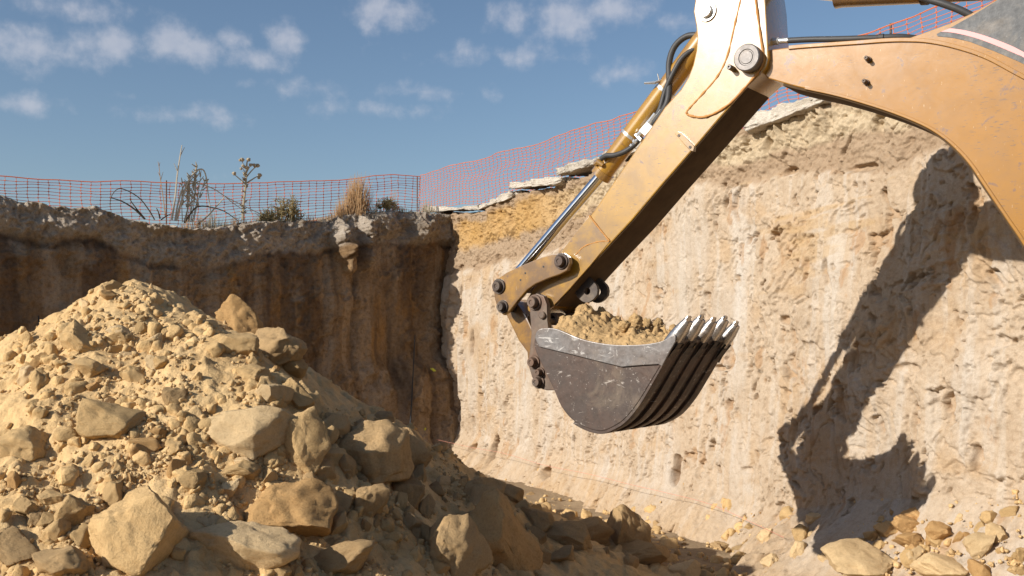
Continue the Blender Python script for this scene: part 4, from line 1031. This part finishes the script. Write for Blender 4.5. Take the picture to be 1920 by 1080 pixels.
prism('side_cutter', pxpoly([tuple(p) for p in catmull(cut[:12], 3)] + cut[12:], -HW - .018), -HW - .018, -HW + .002, M_cut, bucket, .005)
prism('side_cutter', pxpoly([tuple(p) for p in catmull(cut[:12], 3)] + cut[12:], -HW - .018), HW - .002, HW + .018, M_cut, bucket, .005)
# wear strips on the outside of the curved shell
def strip(w0, w1, i0, i1, t0, name, mat):
    a = [shell[i] for i in range(i0, i1)]; o = [p + (p - cen) / np.linalg.norm(p - cen) * t0 for p in a]; i_ = [p + (cen - p) / np.linalg.norm(cen - p) * .004 for p in a]
    return prism(name, [tuple(p) for p in o] + [tuple(p) for p in i_[::-1]], w0, w1, mat, bucket, .004)
for wc in (-.42, -.21, 0, .21, .42): strip(wc - .055, wc + .055, 6, 40, .024, 'wear_strip', M_buck)
TW = [-.42, -.21, 0.0, .21, .42]
tb, tt = np.array(pl(1261, 640, -.42)), np.array(pl(1297, 597, -.42))
ax = (tt - tb) / np.linalg.norm(tt - tb); nn = np.array([-ax[1], ax[0]]); TL = np.linalg.norm(tt - tb)
for k, wc in enumerate(TW):
    dz = (0.0, .012, -.004, .010, -.03)[k]
    mb = MB(); secs = []
    prof = [(-.05, .054, .052, -.004), (.05, .057, .053, 0), (.12, .052, .045, .002), (.20, .042, .029, .008), (TL * .86, .035, .016, .016), (TL * .95, .033, .012, .020), (TL, .030 - .006 * (k % 2), .008, .022)]
    v = []; f = []; n = 12
    for (d, hw_, hh, lift) in prof:
        c = tb + ax * d + nn * lift + np.array([0, dz])
        for j in range(n):
            g = 2 * math.pi * j / n; cx, cy = math.cos(g), math.sin(g)
            ex = abs(cx) ** .55 * (1 if cx > 0 else -1); ey = abs(cy) ** .55 * (1 if cy > 0 else -1)
            q = c + nn * (hh * ey); v.append((q[0], wc + hw_ * ex, q[1]))
    for i in range(len(prof) - 1):
        for j in range(n): f.append((i * n + j, i * n + (j + 1) % n, (i + 1) * n + (j + 1) % n, (i + 1) * n + j))
    f.append(tuple(range(n - 1, -1, -1))); f.append(tuple((len(prof) - 1) * n + j for j in range(n))); mb.add(v, f)
    t_ = mb.build('tooth', M_tooth, bucket, True, 45)
    # adapter that carries the tooth, welded under the lip
    ad = [tb + ax * .03 + nn * .02, tb + ax * .03 - nn * .058, tb - ax * .10 - nn * .072, shell[9] + (shell[9] - cen) / np.linalg.norm(shell[9] - cen) * .045, shell[11] + (shell[11] - cen) / np.linalg.norm(shell[11] - cen) * .01, shell[6]]
    prism('tooth_adapter', [(p[0], p[1] + dz * .5) for p in ad], wc - .05, wc + .05, M_dark, bucket, .006)

# soil heaped in the bucket
rl = np.array([pl(x, y, -HW) for x, y in rimc]); rl = rl[np.argsort(rl[:, 0])]
su = np.linspace(.34, 1.50, 200)[:, None]; wv = np.linspace(-HW + .02, HW - .02, 160)[None, :]
rz = np.interp(su, rl[:, 0], rl[:, 1]); q = 1 - np.abs(wv / HW) ** 2.2
heap = q * (.215 - .13 * np.clip((su - .40) / 1.1, 0, 1)) * sstep(.30, .52, su) * (1 - .6 * sstep(1.2, 1.5, su))
hz = rz - .035 + heap + .05 * q * fbm(su * 5, wv * 5, 0, 4, 601, .6) + .012 * fbm(su * 22, wv * 22, 0, 3, 602)
d1, idv, d2 = cells(su * 11, wv * 11, 603); hz = hz + np.maximum(0, idv) * .045 * sstep(0, .4, d2 - d1) * q
d1, idv, d2 = cells(su * 24, wv * 24, 604); hz = hz + np.maximum(0, idv) * .022 * sstep(0, .4, d2 - d1)
sp_x = EO[0] + EU[0] * su + EW[0] * wv; sp_y = EO[1] + EU[1] * su + EW[1] * wv
sm = grid_mesh('soil_load', sp_x, sp_y, hz); bm = bmesh.new(); bm.from_mesh(sm)
be = [e for e in bm.edges if e.is_boundary]; r_ = bmesh.ops.extrude_edge_only(bm, edges=be)
bmesh.ops.translate(bm, vec=(0, 0, -.06), verts=[g for g in r_['geom'] if isinstance(g, bmesh.types.BMVert)]); bm.to_mesh(sm); bm.free()
so_ = link('soil_load', sm, M_soil); tag(so_, 'heap of crumbly tan soil filling the bucket', 'soil')
CL = [(1103, 584, 54, 44, -.05, 'big clod of earth at the back of the soil in the bucket'), (1150, 598, 44, 30, .05, 'brown clod right of the big one in the bucket'), (1190, 598, 34, 28, -.1, 'small clod in the middle of the bucket soil'),
      (1062, 600, 34, 26, -.25, 'clod beside the hinge at the bucket back'), (1236, 606, 26, 24, .05, 'clod near the bucket teeth'), (1262, 616, 22, 20, .05, 'last clod beside the nearest tooth'), (1170, 606, 26, 20, -.25, 'low clod on the near side of the bucket soil'), (1212, 604, 24, 20, .1, 'tiny clod on the far side of the bucket soil')]
for k, (x, y, w, h, wo, lab) in enumerate(CL):
    a = pl(x, y, wo); p = e2w((a[0], wo, a[1])); sc = p.y / FPX
    o = put_rock('clod', rock_mesh('clod', 640 + k, 4, 7, .92, .17), M_soil, p - Vector((0, 0, h * sc * .18)), w * sc * .56, w * sc * .5, h * sc * .54, (.2 * k, .3 * k, .9 * k)); tag(o, lab, 'clod', 'clods in the bucket')

# ------------------------------------------------------------------ orange barrier net along the rim
def net(name, T, Nn, off, top, sa, sb, hgt, lab, cw=.15, ch=.05, sag=.02, seed=0, posts=(), r0=.0055):
    root = bpy.data.objects.new(name, None); col.objects.link(root); root.location = wpt(T, Nn, (sa + sb) / 2, off, top((sa + sb) / 2) - hgt)
    tag(root, lab, 'fence'); L0 = Vector(root.location)
    ncol = int(abs(sb - sa) / cw) + 1; nrow = int(hgt / ch) + 1; sub = 2
    n = (ncol - 1) * sub + 1; s = np.linspace(sa, sb, n)
    def P(si, row):
        f = row / (nrow - 1)
        lean = .05 * fbm(si * 2.2, row * .25, 0, 3, seed + 1) * (1 + f)
        zz = top(si) - row * ch * (1 + .10 * fbm(si * .6, 0, 0, 2, seed + 2)) + .026 * fbm(si * 2.4, 1.3 + row * .3, 0, 2, seed + 3) - .03 * abs(math.sin(si * 1.3 + seed))
        o = off + .05 * fbm(si * 1.1, row * .22, 0, 3, seed + 4)
        return wpt(T, Nn, si + lean * .6, o, float(zz)) - L0
    mb = MB(); pts = [[P(float(si), r_) for si in s] for r_ in range(nrow)]
    for r_ in range(nrow): mb.tube(pts[r_], r0 * (1.9 if r_ == 0 else 1.0), 4, False)
    for c in range(0, n, sub):
        mb.tube([pts[r_][c] for r_ in range(nrow)], r0 * .95, 4, False)
        for r_ in range(nrow): p = pts[r_][c]; mb.box(p, r0 * 5, r0 * 3.2, r0 * 3.6)
    mb.build('mesh_netting', M_net, root, False)
    for (sp, h0, h1) in posts:
        mb = MB(); mb.tube([wpt(T, Nn, sp, off - .04, h0) - L0, wpt(T, Nn, sp, off - .04, h1) - L0], .012, 8); mb.build('post', M_link, root)
    return root
FO = -.45
def topfn(pts, T, Nn):
    a = sorted(on_wall(px, py, T, Nn, FO) for px, py in pts); xs = [p[0] for p in a]; zs = [p[1] for p in a]
    return lambda s: float(np.interp(s, xs, zs)), xs[0], xs[-1]
tl, la, lb = topfn([(-60, 326), (0, 328), (100, 332), (180, 338), (300, 339), (400, 341), (500, 341), (600, 337), (650, 333), (700, 328), (786, 328)], LW_T, LW_N)
net('barrier_net', LW_T, LW_N, FO, tl, la, lb + 1.5, .78, 'dark red plastic barrier net along the shaded left rim', seed=800, r0=.0040, posts=[(la + .02, 3.8, 5.22), (5.1, 3.6, 4.72)])
tr, ra, rb = topfn([(787, 326), (900, 297), (1000, 268), (1100, 236), (1195, 205), (1400, 137), (1600, 66), (1735, 17), (1800, -8), (1900, -48)], RW_T, RW_N)
_sp, _ = wall_px(1670, RW_T, RW_N, FO - .04)
net('barrier_net', RW_T, RW_N, FO, tr, ra, rb + 1.0, .80, 'sunlit orange plastic barrier net climbing along the right rim', seed=840, r0=.0036, cw=.165, posts=[(_sp, 4.2, 5.35), (5.6, 4.2, 5.1)])

# ------------------------------------------------------------------ broken concrete along the right rim
def slab(px0, py0, px1, py1, th, dep, lab, seed, off=.05, tilt=0.0):
    s0, z0 = on_wall(px0, py0, RW_T, RW_N, off); s1_, z1 = on_wall(px1, py1, RW_T, RW_N, off)
    nu, nv, nw = 60, 12, 16; L_ = s1_ - s0
    bm = bmesh.new(); bmesh.ops.create_cube(bm, size=1.0); bmesh.ops.subdivide_edges(bm, edges=bm.edges[:], cuts=23, use_grid_fill=True)
    v = np.array([p.co[:] for p in bm.verts])
    e = 1 + .10 * fbm(v[:, 1] * 3 + seed, v[:, 2] * 3, v[:, 0] * 0 + seed, 3, seed)
    x = v[:, 0] * L_ * e; y = v[:, 1] * dep; z = v[:, 2] * th
    rr = fbm(x * 7 + seed, y * 7, z * 7, 5, seed + 2, .7) * .065; rr2 = fbm(x * 2 + seed, y * 2, z * 2, 3, seed + 4) * .08
    x = x + rr * np.sign(v[:, 0]); y = y + (rr + rr2) * np.sign(v[:, 1]) ; z = z + (rr * .7 + rr2 * .6) * np.sign(v[:, 2])
    g = (z1 - z0) / L_
    mid = wpt(RW_T, RW_N, (s0 + s1_) / 2, off - dep / 2, (z0 + z1) / 2 - th / 2)
    for p, a, b, c in zip(bm.verts, x, y, z): p.co = Vector((RW_T[0] * a + RW_N[0] * b, RW_T[1] * a + RW_N[1] * b, c + g * a + tilt * b))
    bmesh.ops.recalc_face_normals(bm, faces=bm.faces)
    me = bpy.data.meshes.new('concrete_slab'); bm.to_mesh(me); bm.free(); o = link('concrete_slab', me, M_conc); o.location = mid; tag(o, lab, 'concrete slab', 'broken concrete on the right rim')
slab(792, 390, 898, 386, .06, .4, 'rough low concrete crust at the corner of the rim', 901, .02)
slab(895, 386, 962, 360, .07, .4, 'tilted broken concrete slab left of the stepped one', 902, .06)
slab(955, 344, 1050, 332, .08, .45, 'broken concrete slab in the middle of the rim steps', 903, .10)
slab(1043, 315, 1130, 290, .10, .5, 'upper broken concrete slab behind the cylinder rod', 904, .12)
slab(1130, 290, 1260, 246, .10, .8, 'concrete slab hidden partly by the stick', 905, .10)
slab(1396, 226, 1535, 172, .13, .8, 'overhanging pale concrete slab under the boom', 906, .14, .03)

# ------------------------------------------------------------------ dry plants on the left rim
def lrim(px, py=None, off=-.15):
    s, Y = wall_px(px, LW_T, LW_N, off); z = float(lcrest(np.array(s))) + .0
    return s, Y, z
def lp(px, py, off=-.15): s, z = on_wall(px, py, LW_T, LW_N, off); return wpt(LW_T, LW_N, s, off, z)
def plant(name, strokes, mat, lab, cat, base, off=-.15, extra=None):
    L0 = lp(*base, off); root = bpy.data.objects.new(name, None); col.objects.link(root); root.location = L0; tag(root, lab, cat, 'dry plants on the left rim')
    for nm, st in strokes.items():
        mb = MB()
        for pts, r in st:
            q = [lp(x, y, off + (p[0] if p else 0)) - L0 for x, y, *p in pts]
            c = [Vector(a) for a in catmull([tuple(a) for a in q], 5)]
            mb.tube(c, [1.45 * r * (1 - .6 * i / (len(c) - 1)) for i in range(len(c))], 5)
        mb.build(nm, mat, root)
    return root, L0
# tall bent reeds
plant('dry_reed', {'stem': [([(322, 412), (328, 372), (332, 330), (338, 290), (341, 272)], .012), ([(332, 320), (326, 306)], .006), ([(338, 292), (346, 276)], .006)]}, M_stalk, 'tall straight dry reed standing above the barrier net', 'reed', (322, 412))
plant('dry_reed', {'stem': [([(330, 414), (340, 378), (352, 342), (366, 322), (380, 318), (387, 334), (390, 362), (395, 396)], .013)]}, M_stalk, 'dry reed bent over in a narrow arch', 'reed', (330, 414))
plant('dry_reed', {'stem': [([(328, 414), (334, 380), (344, 350), (354, 340), (372, 344), (400, 354), (425, 370), (455, 385), (490, 402)], .010)]}, M_stalk, 'dry reed bent over in a long low arch to the right', 'reed', (328, 414))
plant('dry_reed', {'stem': [([(372, 420), (392, 402), (410, 382), (422, 368)], .012), ([(422, 368), (436, 380), (462, 398)], .007)]}, M_stalk, 'slanted dry reed leaning right behind the net', 'reed', (372, 420))
plant('dry_reed', {'stem': [([(346, 418), (362, 394), (374, 387), (392, 388), (420, 396), (446, 414)], .011)]}, M_dweed, 'dark bent stem low between the reeds', 'reed', (346, 418))
plant('dry_reed', {'stem': [([(290, 412), (278, 392), (262, 372), (240, 358), (222, 354), (210, 366), (206, 384)], .008)]}, M_dweed, 'dark arched stem at the left of the plants', 'reed', (290, 412))
plant('dry_reed', {'stem': [([(272, 411), (252, 392), (230, 378), (209, 371)], .012), ([(270, 408), (255, 390), (245, 376), (244, 371)], .009)]}, M_dweed, 'dark forked stem leaning left', 'reed', (272, 411))
plant('dry_reed', {'stem': [([(310, 406), (306, 372), (301, 338), (298, 312), (296, 303)], .006), ([(301, 338), (306, 322)], .004), ([(300, 330), (296, 322)], .004), ([(298, 313), (300, 304)], .004)]}, M_straw, 'thin pale stem with a wispy tip', 'reed', (310, 406))
plant('dry_reed', {'stem': [([(300, 410), (297, 398), (293, 390)], .010), ([(302, 412), (314, 404), (322, 401)], .008)]}, M_dweed, 'short dark stub beside the tall reed', 'reed', (300, 410))
# seeded weed with clusters
rs = random.Random(3)
st = []
for k in range(9):
    x0 = 342 + k * 2.6; tipx = 345 + k * 4.6 + rs.uniform(-6, 6); tipy = 306 + abs(k - 5) * 6 + rs.uniform(-6, 10)
    st.append(([(x0, 416), ((x0 + tipx) / 2 + rs.uniform(-5, 5), (416 + tipy) / 2), (tipx, tipy)], .006))
    for j in range(12):
        u = rs.uniform(.3, 1); bx, by = x0 + (tipx - x0) * u, 416 + (tipy - 416) * u; st.append(([(bx, by), (bx + rs.uniform(-9, 9), by - rs.uniform(2, 12))], .006 + rs.uniform(0, .006)))
plant('seeded_weed', {'stems': st[:]}, M_thist, 'bushy dry weed with seed clusters among the bent reeds', 'weed', (350, 416))
# thistle
def thistle(base, br, heads, lab, scale=1.0):
    root, L0 = plant('thistle', {'stem': br}, M_thist, lab, 'thistle', base)
    for (x, y, r) in heads:
        c = lp(x, y) - L0; bm = bmesh.new(); bmesh.ops.create_icosphere(bm, subdivisions=2, radius=r)
        for v in bm.verts:
            k = 1 + .22 * math.sin(v.co.x * 900 + v.co.y * 700); v.co = Vector((v.co.x * k, v.co.y * k, v.co.z * (.8 if v.co.z > 0 else 1.05)))
            if v.co.z > r * .5: v.co.x *= 1.5; v.co.y *= 1.5
        me = bpy.data.meshes.new('flower_head'); bm.to_mesh(me); bm.free(); h = link('flower_head', me, M_thist, root, False); h.location = c
    mb = MB()
    for k in range(26):
        y = rs.uniform(322, 404); x = 461 - (y - 330) * .08 + rs.uniform(-2, 2); a, b = lp(x, y) - L0, lp(x + rs.choice([-1, 1]) * rs.uniform(4, 8), y - rs.uniform(0, 7)) - L0
        mb.tube([a, (a + b) / 2 + Vector((0, rs.uniform(-.03, .03), -.01)), b], [.010, .014, .002], 4)
    mb.build('dry_leaf', M_thist, root)
thistle((455, 412), [([(455, 412), (456, 385), (459, 360), (461, 338), (462, 320), (463, 305), (465, 299)], .017), ([(461, 345), (450, 336), (443, 330), (439, 327)], .009), ([(461, 344), (472, 337), (480, 332), (486, 330)], .010), ([(462, 332), (470, 322), (478, 314), (482, 310)], .009),
             ([(462, 318), (456, 308), (454, 300)], .008), ([(463, 322), (468, 313), (471, 309)], .007), ([(461, 325), (455, 316)], .007)],
        [(439, 325, .034), (454, 299, .036), (450, 300, .024), (466, 299, .034), (470, 309, .03), (476, 309, .028), (483, 310, .036), (478, 312, .026), (487, 328, .036), (485, 333, .026), (463, 314, .034), (459, 313, .028), (456, 311, .028), (452, 316, .024)], 'dry branched thistle with round seed heads standing above the net')
# grass tufts
def tuft(px, py, wpx, hpx, n, mat, lab, name='grass_tuft', seed=0, lean=0.0, r=.004, cat='grass', off=-.12, branchy=False):
    rr = np.random.default_rng(seed); L0 = lp(px, py, off); root = bpy.data.objects.new(name, None); col.objects.link(root); root.location = L0
    tag(root, lab, cat, 'dry plants on the left rim'); Y = wall_px(px, LW_T, LW_N, off)[1]; k = Y / FPX; mb = MB()
    for i in range(n):
        u = rr.normal() * .42; u = max(-1, min(1, u)); h = hpx * k * (1 - .55 * abs(u)) * rr.uniform(.55, 1.05); x0 = u * wpx * k * .5 * rr.uniform(.5, 1); y0 = rr.normal() * wpx * k * .12
        dx = (u * .25 + rr.normal() * .10 + lean) * h; dy = rr.normal() * .12 * h
        b = Vector((LW_T[0] * -x0, LW_T[1] * -x0, 0)) + Vector((LW_N[0] * y0, LW_N[1] * y0, -.04))
        t = b + Vector((LW_T[0] * -dx + LW_N[0] * dy, LW_T[1] * -dx + LW_N[1] * dy, h)); m = (b + t) / 2 + Vector((0, 0, .10 * h)) - (t - b).cross(Vector((0, 0, 1))) * 0
        mb.tube([b, m, t], [r, r * .8, r * .3], 3, False)
        if branchy:
            for j in range(9):
                f = rr.uniform(.25, 1); c = b + (t - b) * f; d = Vector(rr.normal(size=3)) * .05; d.z = abs(d.z); mb.tube([c, c + d], [r * 1.6, r * .6], 3, False)
    mb.build('blades', mat, root, False)['kind'] = 'stuff'; return root
tuft(668, 402, 74, 82, 480, M_straw, 'tall golden dry grass tuft before the barrier net', seed=1, lean=.03)
tuft(640, 408, 40, 40, 120, M_straw, 'lower straw tuft left of the golden grass', seed=2)
tuft(536, 414, 84, 52, 60, M_weed, 'bushy olive weed in the middle of the left rim', 'weed', 3, 0, .005, 'weed', branchy=True)
tuft(502, 418, 50, 30, 34, M_weed, 'small olive weed left of the bushy one', 'weed', 4, 0, .004, 'weed', branchy=True)
tuft(728, 392, 50, 24, 34, M_weed, 'low dark green weed right of the golden grass', 'weed', 5, 0, .005, 'weed', branchy=True)
tuft(738, 392, 30, 46, 18, M_straw, 'sparse pinkish stems behind the low green weed', 'grass_tuft', 6)
for k, (x, w, h, n) in enumerate(((400, 60, 34, 60), (440, 50, 28, 50), (478, 50, 26, 50), (580, 60, 20, 60), (605, 40, 16, 40), (372, 40, 30, 40))):
    tuft(x, 424 if x < 500 else 416, w, h, n, M_straw if k % 2 else M_thist, ('thin dry grass right of the bent reeds', 'thin dry grass at the foot of the thistle', 'thin dry grass right of the thistle', 'short straw between the olive weed and the golden grass', 'short straw just left of the golden grass', 'thin dry grass under the bent reeds')[k], seed=10 + k, r=.003)
for k, (x, w, h) in enumerate(((350, 50, 22), (388, 40, 26), (418, 44, 20), (458, 40, 18), (520, 44, 18), (556, 46, 22), (622, 50, 22), (700, 44, 20), (752, 50, 14), (300, 40, 12))):
    tuft(x, float(np.interp(x, [280, 400, 450, 540, 650, 700, 760], [424, 430, 422, 416, 408, 398, 395])), w, h, 46, (M_straw, M_thist, M_weed)[k % 3], 'short %s grass on the rim %s' % (('straw', 'pale', 'olive')[k % 3], ('under the tall reeds', 'right of the narrow reed arch', 'left of the thistle', 'around the thistle foot', 'left of the bushy olive weed', 'under the bushy olive weed', 'left of the golden tuft', 'right of the golden tuft', 'near the corner of the rim', 'left of the reeds')[k]), seed=50 + k, r=.0035)
tuft(800, 396, 44, 26, 70, M_thist, 'pale dry tuft at the corner of the rim', seed=30, off=-.05)

# ------------------------------------------------------------------ rods, string and tags
mb = MB(); p, q = wpt(LW_T, LW_N, *[wall_px(767, LW_T, LW_N, .72)[0]], .72, wall_z(822, wall_px(767, LW_T, LW_N, .72)[1])), wpt(LW_T, LW_N, wall_px(778, LW_T, LW_N, .42)[0], .42, wall_z(628, wall_px(778, LW_T, LW_N, .42)[1]))
p = p - (q - p) * .25
mb.tube([p, p + (q - p) * .5 + Vector((.01, 0, 0)), q], [.016, .013, .009], 8); tag(mb.build('steel_rod', M_black, None), 'long thin black rod leaning on the shaded wall near the corner', 'rod')
mb = MB(); s, Y = wall_px(73, LW_T, LW_N, .16); mb.tube([wpt(LW_T, LW_N, s, .22, wall_z(690, Y)), wpt(LW_T, LW_N, s, .14, wall_z(592, Y))], .009, 6); tag(mb.build('steel_rod', M_black, None), 'short black rod on the shaded wall above the pile flank', 'rod')
pts = [(818, 824), (880, 838), (945, 850), (1020, 872), (1100, 888), (1180, 908), (1258, 926), (1330, 945), (1400, 975), (1470, 1008)]
mb = MB(); mb.tube([Vector(a) for a in catmull([tuple(wpt(RW_T, RW_N, *[wall_px(x, RW_T, RW_N, .55)[0]], .55, wall_z(y, wall_px(x, RW_T, RW_N, .55)[1]))) for x, y in pts], 6)], .0024, 5)
tag(mb.build('string_line', M_string, None), 'thin red string stretched along the foot of the right wall', 'string')
for (x, y, lab) in ((812, 693, 'upper yellow green tag on the shaded wall by the corner'), (796, 805, 'lower yellow green tag on the shaded wall by the corner')):
    s, Y = wall_px(x, LW_T, LW_N, .58); c = wpt(LW_T, LW_N, s, .58, wall_z(y, Y)); mb = MB(); rr = random.Random(x)
    for k in range(5): d = Vector((rr.uniform(-.05, .05), rr.uniform(-.02, .02), rr.uniform(-.04, .04))); mb.tube([c, c + d], [.022, .010], 5)
    tag(mb.build('marker_tag', M_tagy, None), lab, 'tag')
